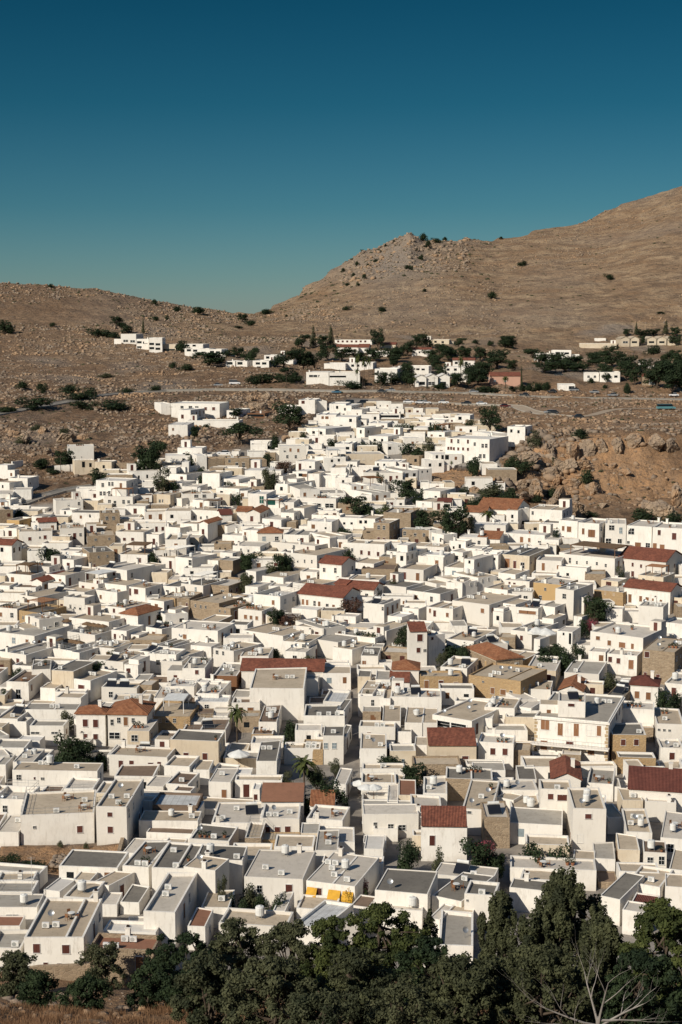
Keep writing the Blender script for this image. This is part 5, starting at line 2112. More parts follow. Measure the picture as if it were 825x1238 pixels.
def limbs(m, base, top, r0, tips, k='bk', rnd=None):
    """a tapered trunk with limbs reaching to tips"""
    rnd = rnd or R
    p = Vector(base); t = Vector(top); n = 4; pts = [p.lerp(t, i/n)+Vector((rnd.uniform(-1, 1), rnd.uniform(-1, 1), 0))*r0*(.0 if i == 0 else .9) for i in range(n+1)]
    for i in range(n): m.tube(pts[i], pts[i+1], r0*(1-.7*i/n), r0*(1-.7*(i+1)/n), k, 7, i == n-1)
    for tp in tips:
        q = pts[rnd.randint(1, n)]; tp = Vector(tp); mid = q.lerp(tp, .5)+Vector((0, 0, -.15*(tp-q).length*.5))
        m.tube(q, mid, r0*.4, r0*.25, k, 5, False); m.tube(mid, tp, r0*.25, r0*.08, k, 5)
VAR = {}
def tree_variants():
    rng = np.random.default_rng(5)
    def mk(key, n, lobf, nleaf, size, mat, trunk_h, r0):
        out = []
        for i in range(n):
            rr = random.Random(hash((key, i)) % 99991 if False else (sum(map(ord, key))*17+i)); lobes = lobf(rr)
            V, F = crown_arr(rng, lobes, nleaf, size)
            cr = npmesh('crown', V, F, [mat])
            m = MB(); limbs(m, (0, 0, -.1), (0, 0, trunk_h), r0, [(l[0]*.8, l[1]*.8, l[2]) for l in lobes], rnd=rr)
            out.append((cr, m.mesh('trunk')))
        VAR[key] = out
    # unit trees: height 1, crown half-width 0.5
    def round_(rr):
        L = [(rr.uniform(-.08, .08), rr.uniform(-.08, .08), .52, .24, .24, .26)]
        for _ in range(15):
            a = rr.uniform(0, 6.28); d = rr.uniform(.14, .34); L.append((math.cos(a)*d, math.sin(a)*d, rr.uniform(.28, .90)-d*.3, rr.uniform(.08, .19), rr.uniform(.08, .19), rr.uniform(.07, .16)))
        return L
    def bush_(rr):
        L = []
        for _ in range(10):
            a = rr.uniform(0, 6.28); d = rr.uniform(0, .34); L.append((math.cos(a)*d, math.sin(a)*d, rr.uniform(.25, .7)-d*.5, rr.uniform(.14, .24), rr.uniform(.14, .24), rr.uniform(.18, .28)))
        return L
    def cyp_(rr):
        return [(rr.uniform(-.05, .05), rr.uniform(-.05, .05), .12+i*.1, .34*(1-i*.095), .34*(1-i*.095), .12) for i in range(9)]
    def flat_(rr):
        L = []
        for _ in range(14):
            a = rr.uniform(0, 6.28); d = rr.uniform(0, .42); L.append((math.cos(a)*d, math.sin(a)*d, .68-d*.45+rr.uniform(-.06, .1), rr.uniform(.12, .2), rr.uniform(.12, .2), rr.uniform(.1, .16)))
        return L
    mk('round', 4, round_, 2600, .030, 'L2', .45, .035)
    mk('olive', 3, round_, 2200, .028, 'L1', .4, .035)
    mk('bush', 4, bush_, 1500, .040, 'L2', .3, .03)
    mk('shrub', 3, bush_, 1500, .040, 'L1', .3, .03)
    mk('fresh', 2, bush_, 1800, .034, 'L3', .3, .03)
    mk('cypress', 3, cyp_, 2200, .028, 'L4', .5, .04)
    mk('flat', 3, flat_, 2600, .030, 'L2', .5, .04)
    mk('red', 2, round_, 1800, .030, 'L5', .4, .03)
    mk('bloss', 2, bush_, 1800, .030, 'FL', .3, .03)
    mk('flower', 1, bush_, 1800, .030, 'FY', .2, .03)
    # palm
    m = MB(); rr = random.Random(3)
    for i in range(26):
        a = i*2.4; el = rr.uniform(-.3, 1.1); L = rr.uniform(.30, .40); p = Vector((0, 0, .78)); w0 = .035
        d = Vector((math.cos(a)*math.cos(el), math.sin(a)*math.cos(el), math.sin(el)))
        sd = Vector((-math.sin(a), math.cos(a), 0))
        for q in range(6):
            p2 = p+d*L/6; w1 = .045 if q < 4 else .02
            m.poly([p-sd*w0, p2-sd*w1+Vector((0,0,-.012)), p2, p], 'L3'); m.poly([p, p2, p2+sd*w1+Vector((0,0,-.012)), p+sd*w0], 'L3')
            p = p2; d = (d+Vector((0, 0, -.28))).normalized(); w0 = w1
    t = MB(); 
    for i in range(6): t.tube((0, 0, i*.13-.02), (0, 0, (i+1)*.13-.02), .028-.001*i, .024-.001*i, 'bk', 7)
    VAR['palm'] = [(m.mesh('fronds'), t.mesh('trunk'))]
tree_variants()
TDESC = {'round': 'dark green leafy tree', 'olive': 'grey-green olive-like tree', 'bush': 'dark green bush', 'shrub': 'dull green shrub', 'fresh': 'bright green bush', 'cypress': 'slim dark conifer',
         'flat': 'broad flat-topped dark tree', 'red': 'reddish-brown leaved tree', 'bloss': 'pink-flowering bush', 'flower': 'orange-flowering hedge bush', 'palm': 'palm tree'}
nt_ = 0
def plant(x, y, z, w_, h_, kind, label=None, desc=None):
    global nt_
    nt_ += 1
    cr, tr = VAR[kind][nt_ % len(VAR[kind])]
    nm = {'bush': 'bush', 'shrub': 'bush', 'fresh': 'bush', 'bloss': 'bush', 'flower': 'bush', 'palm': 'palm_tree'}.get(kind, 'tree')
    e_ = empty(nm, (x, y, z), (nt_*2.399) % 6.28)
    e_.scale = (w_, w_, h_)
    link('crown', cr, e_); link('trunk', tr, e_)
    tag(e_, label, 'bush' if nm == 'bush' else 'tree', 'trees and bushes of the valley')
    if not label:
        u, v, _ = project(x, y, z+h_/2); ITEMS.append((e_, desc or TDESC[kind], u, v))
    return e_
for (k, x, y, w_, h_, lift) in TSPOT:
    z = ground(x, y)-.1
    far_ = 600 < y < 900 and k != 'cypress'
    if far_: h_ *= 1.45; w_ *= 1.1
    f = 1.45 if k not in ('cypress', 'palm') else 1.5
    plant(x, y, z, w_*f, max(h_*1.25+lift, 1.2), k)
print('trees', nt_)
# ------------------------------------------------------------------ the big trees on the near slope
def big_tree(u, vtop, wpx, Y, mat, label, nleaf, leafsize=.15, style='cone', base=None, seed=1, cat='tree', name='tree', squash=1.0):
    rr = random.Random(seed); rng = np.random.default_rng(seed)
    d = ray(u, vtop); X = d[0]/d[1]*Y; ztop = CAMZ+d[2]/d[1]*Y
    z0 = ground(X, Y)-.1; H_ = ztop-z0; W_ = wpx*Y/FP/2
    lobes = []; tips = []
    n = int(150*(W_/5)**1.4)+40
    a0 = rr.uniform(0, 6)
    for i in range(n):
        t = rr.uniform(-.02, 1.0)**1.0
        if style == 'cone': rad = W_*max(0, 1-max(0, t)**2.0)**.7*(.6+.5*rr.random())*(1+.22*math.sin(t*19+a0))
        elif style == 'round': rad = W_*(math.sqrt(max(0, 1-(2*t-1.0)**2)) if t > .5 else .9+.1*t)*(.65+.45*rr.random())
        else: rad = W_*math.sqrt(max(.02, 1-t))*(.8+.3*rr.random())
        a = rr.uniform(0, 6.28); q = rad*(rr.random()**.45)
        s = rr.uniform(.35, 1.0)*(.07*W_+.42)
        x, y, z = math.cos(a)*q, math.sin(a)*q, H_*(.06+.90*t)
        if style == 'cone':      # spiky upright sprays
            lobes.append((x, y, z, s*.6, s*.6, s*1.7))
        else: lobes.append((x, y, z, s*rr.uniform(.7, 1.5), s*rr.uniform(.7, 1.5), s*rr.uniform(.5, 1.1)))
        if i % 7 == 0: tips.append((x*.85, y*.85, z))
    V, F = crown_arr(rng, lobes, nleaf, leafsize, up=.15, spread=.34)
    e_ = empty(name, (X, Y, z0)); link('crown', npmesh('crown', V, F, [mat]), e_)
    m = MB(); limbs(m, (0, 0, -.3), (rr.uniform(-.6, .6), 0, H_*.8), .16+W_*.035, tips[:26], rnd=rr); m.build('trunk', e_)
    tag(e_, label, cat, 'trees on the near slope')
    return e_
big_tree(683, 1053, 185, 112, 'L4', 'largest dense dark conifer, rising in front of the houses at lower right', 62000, .15, 'cone', seed=1)
big_tree(606, 1078, 110, 118, 'L4', 'narrower dark conifer touching the left side of the largest conifer', 30000, .14, 'cone', seed=2)
big_tree(735, 1110, 90, 106, 'L4', 'dark conifer shoulder growing against the right side of the largest conifer', 20000, .14, 'cone', seed=3)
big_tree(805, 1082, 125, 104, 'L3', 'lighter green pine at the right edge beside the largest conifer', 36000, .14, 'round', seed=4)
big_tree(463, 1092, 130, 128, 'L3', 'brighter olive-green pine in the middle of the foreground trees', 34000, .14, 'round', seed=5)
big_tree(405, 1108, 90, 126, 'L3', 'small olive-green pine just left of the brighter middle pine', 20000, .14, 'round', seed=6)
big_tree(350, 1118, 110, 128, 'L1', 'grey-green olive tree below the ribbed white roof', 26000, .13, 'round', seed=7)
big_tree(285, 1112, 100, 130, 'L1', 'grey-green olive tree below the red patio roof', 24000, .13, 'round', seed=8)
big_tree(232, 1128, 84, 124, 'L2', 'deep green tree below the corner of the red patio roof', 18000, .13, 'round', seed=9)
big_tree(250, 1150, 110, 100, 'L1', 'grey leafy tree low down, left end of the foreground tree belt', 24000, .12, 'round', seed=10)
big_tree(330, 1158, 130, 94, 'L1', 'sprawling grey-green tree at the bottom edge, left of centre', 28000, .12, 'round', seed=11)
big_tree(430, 1150, 140, 96, 'L4', 'dull green tree at the bottom edge under the middle pine', 30000, .12, 'round', seed=12)
big_tree(520, 1132, 110, 110, 'L2', 'shaded dark tree between the middle pine and the dark conifers', 24000, .13, 'round', seed=13)
big_tree(519, 1098, 36, 132, 'L4', 'slim pointed conifer tip standing before the pale walls', 8000, .12, 'cone', seed=14)
big_tree(560, 1160, 150, 98, 'L4', 'dark spreading tree at the bottom edge below the narrower conifer', 30000, .13, 'round', seed=15)
big_tree(655, 1150, 150, 98, 'L4', 'low dark tree in front of the foot of the largest conifer', 30000, .13, 'round', seed=16)
big_tree(775, 1150, 110, 96, 'L2', 'low deep green tree in front of the right edge pine', 22000, .13, 'round', seed=17)
big_tree(490, 1190, 120, 86, 'L1', 'small grey bush in the bottom edge middle', 16000, .10, 'round', seed=18, cat='bush', name='bush')
big_tree(395, 1200, 130, 84, 'L1', 'low thorny bush at the bottom edge beneath the dull green tree', 16000, .10, 'round', seed=19, cat='bush', name='bush')
big_tree(18, 1152, 62, 150, 'L1', 'grey-green bush against the wall in the lower left corner', 12000, .13, 'round', seed=20, cat='bush', name='bush')
big_tree(124, 1142, 66, 156, 'L1', 'grey-green bush in front of the terracotta-floored terrace', 12000, .12, 'round', seed=21, cat='bush', name='bush')
big_tree(198, 1128, 50, 146, 'L2', 'dark tree beside the right end of the terracotta-floored terrace', 12000, .13, 'round', seed=22)
big_tree(182, 1168, 70, 128, 'L2', 'dark shaded bush below the terracotta-floored terrace', 12000, .12, 'round', seed=23, cat='bush', name='bush')
big_tree(45, 1178, 60, 128, 'L2', 'dark low bush below the garden wall at lower left', 9000, .12, 'round', seed=24, cat='bush', name='bush')
big_tree(100, 1182, 70, 126, 'L2', 'dark low shrubbery in the hollow below the garden wall', 9000, .12, 'round', seed=25, cat='bush', name='bush')

# dead tree: bare forked branches
def dead_tree(u, v, Y, hgt):
    rr = random.Random(4); d = ray(u, v); X = d[0]/d[1]*Y; z = ground(X, Y)-.2
    e_ = empty('dead_tree', (X, Y, z)); m = MB()
    ztop = CAMZ+ray(u, 1162)[2]/ray(u, 1162)[1]*Y; H_ = ztop-z; k = H_/5.0
    def br(p, dr, L, r, n, mb):
        q = p
        for i in range(4):
            dr = (dr+Vector((rr.uniform(-.18, .18), rr.uniform(-.18, .18), rr.uniform(-.08, .14)))).normalized(); p2 = q+dr*L/4
            mb.tube(q, p2, r*(1-.18*i), r*(1-.18*(i+1)), 'dw', 6, i == 3); q = p2
            if n > 0 and i > 0:
                sd = (dr+Vector((rr.uniform(-1, 1), rr.uniform(-.6, .6), rr.uniform(-.2, .7)))).normalized(); br(q, sd, L*.62, r*(1-.18*(i+1))*.65, n-1, mb)
    m.tube((0, 0, 0), (.05*k, 0, 2.4*k), .17, .13, 'dw', 8); m.build('trunk', e_)
    for dx, dz, L in ((-1.3, .55, 2.9), (.08, 1.4, 2.6), (1.1, .45, 2.3), (-.9, .1, 2.2), (1.0, -.15, 1.9), (-.35, 1.0, 2.3)):
        b = MB(); br(Vector((.05*k, 0, 1.9*k+rr.uniform(0, .5)*k)), Vector((dx, rr.uniform(-.3, .3), dz)).normalized(), L*k, .085, 2, b); b.build('branch', e_)
    tag(e_, 'leafless dead tree with pale forked branches at the bottom right', 'tree')
dead_tree(722, 1238, 84, 5)

# garden wall below the tan-roofed corner house
def wall_run(u0, v0, u1, v1, h_, th, k, name, label, cat='wall'):
    a = hit(u0, v0, y0=100); b = hit(u1, v1, y0=100); L = math.hypot(b[0]-a[0], b[1]-a[1]); rz = math.atan2(b[1]-a[1], b[0]-a[0])
    m = MB(); n = max(2, int(L/1.0)); r_ = random.Random(int(u0))
    z0 = min(a[2], b[2])
    e_ = empty(name, (a[0], a[1], z0), rz)
    tops = [h_+terr(a[0]+(b[0]-a[0])*i/n, a[1]+(b[1]-a[1])*i/n)-z0+r_.uniform(-.08, .08) for i in range(n+1)]
    for i in range(n):
        x0, x1 = L*i/n, L*(i+1)/n
        m.poly([(x0,0,-2),(x1,0,-2),(x1,0,tops[i+1]),(x0,0,tops[i])], k); m.poly([(x1,th,-2),(x0,th,-2),(x0,th,tops[i]),(x1,th,tops[i+1])], k)
        m.poly([(x0,0,tops[i]),(x1,0,tops[i+1]),(x1,th,tops[i+1]),(x0,th,tops[i])], k)
    m.poly([(0,th,-2),(0,0,-2),(0,0,tops[0]),(0,th,tops[0])], k); m.poly([(L,0,-2),(L,th,-2),(L,th,tops[-1]),(L,0,tops[-1])], k)
    m.build('masonry', e_); tag(e_, label, cat); return e_
wall_run(36, 1186, 122, 1182, 1.6, .5, 's', 'garden_wall', 'low tan stone garden wall at the foot of the tan-roofed corner house')
wall_run(143, 1050, 155, 1008, 1.3, .5, 's', 'boundary_wall', 'narrow stone boundary wall beside the brown plot at lower left')
wall_run(66, 569, 116, 565, 1.6, .4, 'w', 'garden_wall', 'low whitewashed wall below the lone white box house')

# ------------------------------------------------------------------ rocks, scrub and dry grass
def ico():
    t = (1+5**.5)/2
    v = np.array([(-1,t,0),(1,t,0),(-1,-t,0),(1,-t,0),(0,-1,t),(0,1,t),(0,-1,-t),(0,1,-t),(t,0,-1),(t,0,1),(-t,0,-1),(-t,0,1)], float); v /= np.linalg.norm(v[0])
    f = np.array([(0,11,5),(0,5,1),(0,1,7),(0,7,10),(0,10,11),(1,5,9),(5,11,4),(11,10,2),(10,7,6),(7,1,8),(3,9,4),(3,4,2),(3,2,6),(3,6,8),(3,8,9),(4,9,5),(2,4,11),(6,2,10),(8,6,7),(9,8,1)])
    return v, f
IV, IF = ico()
rng = np.random.default_rng(77); rs = random.Random(78)
pts = []
def scatter(n, y0, y1, a0, a1, smin, smax, cond=None):
    c = 0; tries = 0
    while c < n and tries < n*8:
        tries += 1
        Y = rs.uniform(y0**2, y1**2)**.5; X = rs.uniform(a0, a1)*Y
        if town(X, Y) > .15: continue
        if 440 < Y < 760 and road_dist(X, Y) < 1.2: continue
        if cond and not cond(X, Y): continue
        s = (smin+(smax-smin)*rs.random()**3.5)*.62
        pts.append((X, Y, ground(X, Y), s)); c += 1
nz = lambda X, Y, f, o=0: noise.noise((X*f, Y*f, o))
scatter(8000, 425, 690, -.26, -.02, .35, 1.6, lambda X, Y: nz(X, Y, .03) > -.25)
scatter(3600, 520, 720, -.02, .26, .3, 1.4, lambda X, Y: nz(X, Y, .03, 3) > -.15)
scatter(1500, 432, 530, .09, .27, .3, 1.8)
scatter(700, 436, 500, .10, .16, .5, 3.2)
scatter(3200, 690, 1000, -.27, .0, .4, 1.7, lambda X, Y: nz(X, Y, .02, 5) > -.1)
scatter(5000, 850, 1230, -.27, .0, .6, 2.2, lambda X, Y: nz(X, Y, .012, 6) > .0)
scatter(4500, 950, 1700, -.03, .27, .7, 2.0, lambda X, Y: nz(X, Y, .008, 7) > .02)
scatter(1500, 1300, 1560, .0, .085, 1.0, 4.0)
scatter(260, 88, 150, -.25, -.13, .2, .9)
scatter(160, 84, 120, -.12, .25, .15, .6)
# dry-stone terraces: chains of stones along the contours
for v0 in (430, 436, 441, 446.5, 452, 456.5, 461, 465):
    L = []
    for u in range(-10, 350, 12):
        h = hit(u, v0+1.3*math.sin(u*.02+v0)+.8*math.sin(u*.05+v0*2), y0=600)
        if h: L.append(h)
    for p, q in zip(L[:-1], L[1:]):
        d = math.hypot(q[0]-p[0], q[1]-p[1])
        for i in range(int(d/.8)):
            t = rs.random()
            if rs.random() < .12: continue
            X, Y = p[0]+(q[0]-p[0])*t, p[1]+(q[1]-p[1])*t+rs.uniform(-.7, .7)
            pts.append((X, Y, ground(X, Y), rs.uniform(.35, .85)))
for v0, ua, ub in ((478, 340, 820), (482, 300, 820), (492, 420, 700), (500, 560, 830), (512, 620, 830), (518, 640, 830), (426, 500, 820), (435, 600, 820)):
    L = [h for h in (hit(u, v0+1.2*math.sin(u*.03+v0), y0=450) for u in range(ua, ub, 12)) if h]
    for p, q in zip(L[:-1], L[1:]):
        d = math.hypot(q[0]-p[0], q[1]-p[1])
        for i in range(int(d/1.0)):
            t = rs.random(); X, Y = p[0]+(q[0]-p[0])*t, p[1]+(q[1]-p[1])*t+rs.uniform(-.7, .7)
            if road_dist(X, Y) < 1 or town(X, Y) > .2: continue
            pts.append((X, Y, ground(X, Y), rs.uniform(.3, .9)))
# fallen stones on the brown plot
for _ in range(90):
    h = hit(rs.uniform(62, 128), rs.uniform(1036, 1048), y0=150)
    pts.append((h[0], h[1], h[2], rs.uniform(.2, .55)))
pa = np.array(pts); n = len(pa)
base = IV[None]*(1+rng.normal(0, .2, (n, 12, 1)))
sc = pa[:, 3][:, None, None]*np.stack([rng.uniform(.7, 1.5, n), rng.uniform(.7, 1.3, n), rng.uniform(.5, .95, n)], 1)[:, None, :]
th = rng.uniform(0, 6.28, n); c_, s_ = np.cos(th)[:, None], np.sin(th)[:, None]
b = base*sc; bx = b[..., 0]*c_-b[..., 1]*s_; by = b[..., 0]*s_+b[..., 1]*c_
V = np.stack([bx+pa[:, 0:1], by+pa[:, 1:2], b[..., 2]+pa[:, 2:3]+pa[:, 3:4]*.15], -1).reshape(-1, 3)
F = (IF[None]+(np.arange(n)*12)[:, None, None]).reshape(-1, 3)
tag(link('rocks', npmesh('rocks', V, F, ['rk'])), 'loose weathered rocks and dry-stone terraces scattered over the bare slopes', 'rocks', None, 'stuff')
print('rocks', n)
# scrub
pts = []
scatter(900, 425, 690, -.26, -.02, .4, 1.3); scatter(500, 432, 720, .0, .27, .4, 1.5)
scatter(500, 690, 1000, -.27, .27, .5, 1.6); scatter(700, 900, 1250, -.27, 0, .8, 2.4, lambda X, Y: nz(X, Y, .012, 6) > -.1)
scatter(500, 1000, 1700, -.0, .27, .8, 2.2)
scatter(350, 1250, 1560, -.04, .10, 1.0, 3.4)
pa = np.array(pts); n = len(pa); K = 34
d = rng.normal(size=(n, K, 3)); d /= np.linalg.norm(d, axis=2)[..., None]; d[..., 2] = np.abs(d[..., 2])*.8
cc = pa[:, None, :3]+d*pa[:, 3][:, None, None]*rng.uniform(.5, 1.05, (n, K, 1))*np.array([1.2, 1.2, .8])
a = rng.normal(size=(n, K, 3)); a /= np.linalg.norm(a, axis=2)[..., None]; b = np.cross(a, d); sz = pa[:, 3][:, None, None]*.34
V = np.stack([cc-a*sz, cc-b*sz, cc+a*sz, cc+b*sz], 2).reshape(-1, 3); F = np.arange(n*K*4).reshape(-1, 4)
tag(link('scrub', npmesh('scrub', V, F, ['L1'])), 'low dark scrub dotted over the rocky slopes', 'scrub', None, 'stuff')
# dry grass on the near slope
P = []
while len(P) < 15000:
    Y = rs.uniform(82, 128); X = rs.uniform(-.26, .27)*Y; u, v, _ = project(X, Y, terr(X, Y))
    if 250 < u < 600 and rs.random() < .8: continue
    if noise.noise((X*.35, Y*.35, 2)) < -.15: continue
    P.append((X, Y, ground(X, Y)))
P = np.array(P); n = len(P); K = 4
pp = np.repeat(P, K, 0)+np.concatenate([rng.normal(0, .12, (n*K, 2)), np.full((n*K, 1), -.02)], 1)
an = rng.uniform(0, 6.28, n*K); wd = rng.uniform(.012, .03, n*K); hh = rng.uniform(.2, .65, n*K); ln = rng.normal(0, .25, (n*K, 2))*hh[:, None]
dx = np.stack([np.cos(an)*wd, np.sin(an)*wd, np.zeros(n*K)], 1); tp = pp+np.stack([ln[:, 0], ln[:, 1], hh], 1)
V = np.stack([pp-dx, pp+dx, tp+dx*.3, tp-dx*.3], 1).reshape(-1, 3)
tag(link('dry_grass', npmesh('dry_grass', V, np.arange(n*K*4).reshape(-1, 4), ['GR'])), 'tufts of dry russet grass on the near slope', 'grass', None, 'stuff')

# ------------------------------------------------------------------ boulders of the cliff, each its own thing
BOULD = '''
T 615 550 3.929
60 60 110 80
130 190 120 100
300 150 110 60
410 185 120 90
240 205 80 90
320 300 150 120
215 250 90 60
740 300 150 110
800 250 100 120
660 270 80 50
230 110 90 70
500 60 60 40
300 60 90 70
190 80 80 60
800 170 60 50
60 150 70 60
560 110 60 40
450 260 60 36
T 615 440 3.929
170 420 120 90
310 450 100 110
380 440 90 100
250 480 110 70
80 500 120 90
200 400 70 40
440 420 90 80
520 430 100 90
600 420 90 80
700 420 120 80
780 430 90 90
360 500 120 60
T 410 550 3.929
740 270 100 80
640 180 60 40
790 300 80 90
470 120 50 26
T 0 440 3.929
110 380 100 60
310 380 120 70
200 340 70 40
400 360 60 36
220 430 60 40
60 340 60 40
T 205 440 3.929
460 180 60 40
385 180 50 40
400 220 70 40
440 220 70 40
550 370 50 40
'''
import bmesh
def boulder_mesh(i):
    bm = bmesh.new(); bmesh.ops.create_icosphere(bm, subdivisions=5, radius=1.0); rp = random.Random(i)
    planes = [(Vector((rp.gauss(0, 1), rp.gauss(0, 1), rp.gauss(0, .7))).normalized(), rp.uniform(.5, .85)) for _ in range(11)]
    for v in bm.verts:
        p = v.co.copy(); o = i*7.3
        d, _ = noise.voronoi((p*1.6+Vector((o, 0, 0))))
        k = 1+noise.noise(p*1.1+Vector((o, 1, 0)))*.3
        q = p*k
        for nn_, dd_ in planes:
            t_ = q.dot(nn_)-dd_
            if t_ > 0: q -= nn_*t_
        v.co = q*(1+noise.noise(p*3+Vector((o, 0, 5)))*.13+noise.noise(p*8)*.05-(.12 if d[1]-d[0] < .12 else 0))
    me = bpy.data.meshes.new('boulder'); bm.to_mesh(me); bm.free(); me.materials.append(M['bo']); return me
def bouldmat():
    s = NT('boulder_rock'); g = s.geo()
    c = s.mix(s.ramp(s.noise(g, .35, 6, .7), [(.42, 0.0), (.6, 1.0)]), (.36,.265,.18), (.25,.19,.14))
    c = s.mix(s.ramp(s.noise(g, .12, 4), [(.5, 0.0), (.65, 1.0)]), c, (.38,.225,.12))
    c = s.mix(s.ramp(s.noise(s.geo((1, 1, .3)), .9, 6, .7), [(.55, 0.0), (.7, 1.0)]), c, (.15,.12,.1))
    s.color(c); s.bump(s.noise(g, .9, 9, .7), .9, .6); return s.m
M['bo'] = bouldmat(); BM_ = [boulder_mesh(i) for i in range(6)]
tile = None; nb = 0
for line in BOULD.strip().split('\n'):
    t = line.split()
    if t[0] == 'T': tile = [float(q) for q in t[1:]]; continue
    x, y, w_, h_ = (float(q) for q in t); u, v = tile[0]+x/tile[2], tile[1]+y/tile[2]
    h = hit(u, v, y0=400); 
    if not h: continue
    s = h[1]/FP/tile[2]
    o = link('boulder', BM_[nb % 6], None, (h[0], h[1]+w_*s*.2, ground(h[0], h[1])+h_*s*.25), nb*1.7, (w_*s*.52, w_*s*.42, h_*s*.55)); nb += 1
    tag(o, None, 'boulder', 'big boulders on the slopes'); ITEMS.append((o, 'large brown weathered boulder' if nb % 2 else 'rough tan boulder', u, v-h_/tile[2]/2))
# ------------------------------------------------------------------ small things on roofs and terraces
def copies(kind_parts):
    """kind_parts: list of (name, mesh); returns a function that places one copy"""
    def put(name, loc, rz, cat, group, desc, sc=1.0):
        e_ = empty(name, loc, rz); e_.scale = (sc, sc, sc)
        for n_, me in kind_parts: link(n_, me, e_)
        tag(e_, None, cat, group); u, v, _ = project(*loc); ITEMS.append((e_, desc, u, v)); return e_
    return put
def mesh_of(fn, name):
    m = MB(); fn(m); return m.mesh(name)
# water tank on a steel stand
tank_w = copies([('barrel', mesh_of(lambda m: m.lathe([(.02, .5), (.55, .5), (.58, .56), (.58, 1.5), (.5, 1.62), (.16, 1.68), (.16, 1.76), (.02, 1.78)], 'wc', 14), 'barrel')),
                 ('stand', mesh_of(lambda m: [m.tube((x, y, 0), (x, y, .5), .03, .03, 'mt', 4) for x in (-.4, .4) for y in (-.4, .4)]+[m.box(-.46, .46, -.46, .46, .46, .5, 'mt', skip_bottom=False)], 'stand'))])
ac = copies([('casing', mesh_of(lambda m: m.box(-.42, .42, -.16, .16, .1, .72, 'fr', skip_bottom=False), 'casing')),
             ('fan_grille', mesh_of(lambda m: [m.tube((-.1, -.162, .41), (-.1, -.19, .41), .24, .24, 'gy', 14)], 'fan_grille')),
             ('foot', mesh_of(lambda m: m.box(-.36, -.28, -.16, .16, 0, .1, 'ir'), 'foot')), ('foot', mesh_of(lambda m: m.box(.28, .36, -.16, .16, 0, .1, 'ir'), 'foot'))])
def solar_panel(m):
    P = [(-.95, -.9, .15), (.95, -.9, .15), (.95, .55, 1.05), (-.95, .55, 1.05)]
    m.poly(P, 'pv'); m.poly([(x, y+.03, z-.07) for x, y, z in reversed(P)], 'mt')
    for i in range(4):
        a, b = P[i], P[(i+1) % 4]; m.poly([(a[0], a[1]+.03, a[2]-.07), (b[0], b[1]+.03, b[2]-.07), b, a], 'mt')
def solar_frame(m):
    for x in (-.8, .8): m.tube((x, .5, 0), (x, .5, 1.15), .025, .025, 'mt', 4); m.tube((x, -.85, 0), (x, .5, .05), .025, .025, 'mt', 4)
solar = copies([('collector', mesh_of(solar_panel, 'collector')), ('frame', mesh_of(solar_frame, 'frame')), ('boiler', mesh_of(lambda m: m.tube((-.8, .62, 1.3), (.8, .62, 1.3), .25, .25, 'wc', 12), 'boiler'))])
def dish_(m):
    n = 12; c = Vector((0, -.1, 1.0)); ax = Vector((.35, -.75, .5)).normalized(); a = ax.orthogonal().normalized(); b = ax.cross(a); rings = []
    for r_, o in ((0.02, 0), (.19, .03), (.38, .12)): rings.append([c+ax*o+(a*math.cos(6.283*i/n)+b*math.sin(6.283*i/n))*r_ for i in range(n)])
    for p, q in zip(rings[:-1], rings[1:]):
        for i in range(n): j = (i+1) % n; m.poly([p[i], p[j], q[j], q[i]], 'mt'); m.poly([x-ax*.015 for x in (q[i], q[j], p[j], p[i])], 'mt')
dish = copies([('reflector', mesh_of(dish_, 'reflector')), ('mast', mesh_of(lambda m: m.tube((0, 0, 0), (0, -.08, 1.0), .03, .03, 'mt', 5), 'mast'))])
pot = copies([('pot', mesh_of(lambda m: m.lathe([(.14, 0), (.24, .3), (.25, .38), (.2, .38)], 'cl', 9), 'pot')),
              ('plant', npmesh('plant', *crown_arr(np.random.default_rng(3), [(0, 0, .65, .34, .34, .35)], 90, .09), ['L2']))])
def par_c(k):
    def f(m):
        n = 10
        for i in range(n):
            a0, a1 = 6.283*i/n, 6.283*(i+1)/n
            p = [(math.cos(a)*1.5, math.sin(a)*1.5, 2.1) for a in (a0, a1)]
            m.poly([p[0], p[1], (0, 0, 2.75)], k); m.poly([(p[1][0], p[1][1], 1.95), (p[0][0], p[0][1], 1.95), (0, 0, 2.65)], k)
            m.poly([(p[0][0], p[0][1], 1.95), (p[1][0], p[1][1], 1.95), p[1], p[0]], k)
    return f
pole_m = mesh_of(lambda m: (m.tube((0, 0, 0), (0, 0, 2.7), .035, .03, 'x', 6), m.lathe([(.3, 0), (.3, .08), (.05, .1)], 'g', 10)), 'pole')
straw = copies([('canopy', mesh_of(par_c('st'), 'canopy')), ('pole', pole_m)]); white_par = copies([('canopy', mesh_of(par_c('wc'), 'canopy')), ('pole', pole_m)])
def table_(m):
    m.lathe([(.45, .70), (.45, .74), (.02, .742)], 'wc', 10)
table = copies([('top', mesh_of(table_, 'top')), ('leg', mesh_of(lambda m: (m.tube((0, 0, 0), (0, 0, .7), .04, .04, 'ir', 6), m.box(-.22, .22, -.22, .22, 0, .03, 'ir')), 'leg'))])
def seat_(m): m.box(-.21, .21, -.21, .21, .42, .46, 'x', skip_bottom=False)
def back_(m): m.box(-.21, .21, .19, .22, .5, .88, 'x', skip_bottom=False)
def legp(x, y): return mesh_of(lambda m: m.box(x-.02, x+.02, y-.02, y+.02, 0, .42 if y < 0 else .5, 'x'), 'leg')
chair = copies([('seat', mesh_of(seat_, 'seat')), ('backrest', mesh_of(back_, 'backrest'))]+[('leg', legp(x, y)) for x in (-.18, .18) for y in (-.18, .2)])

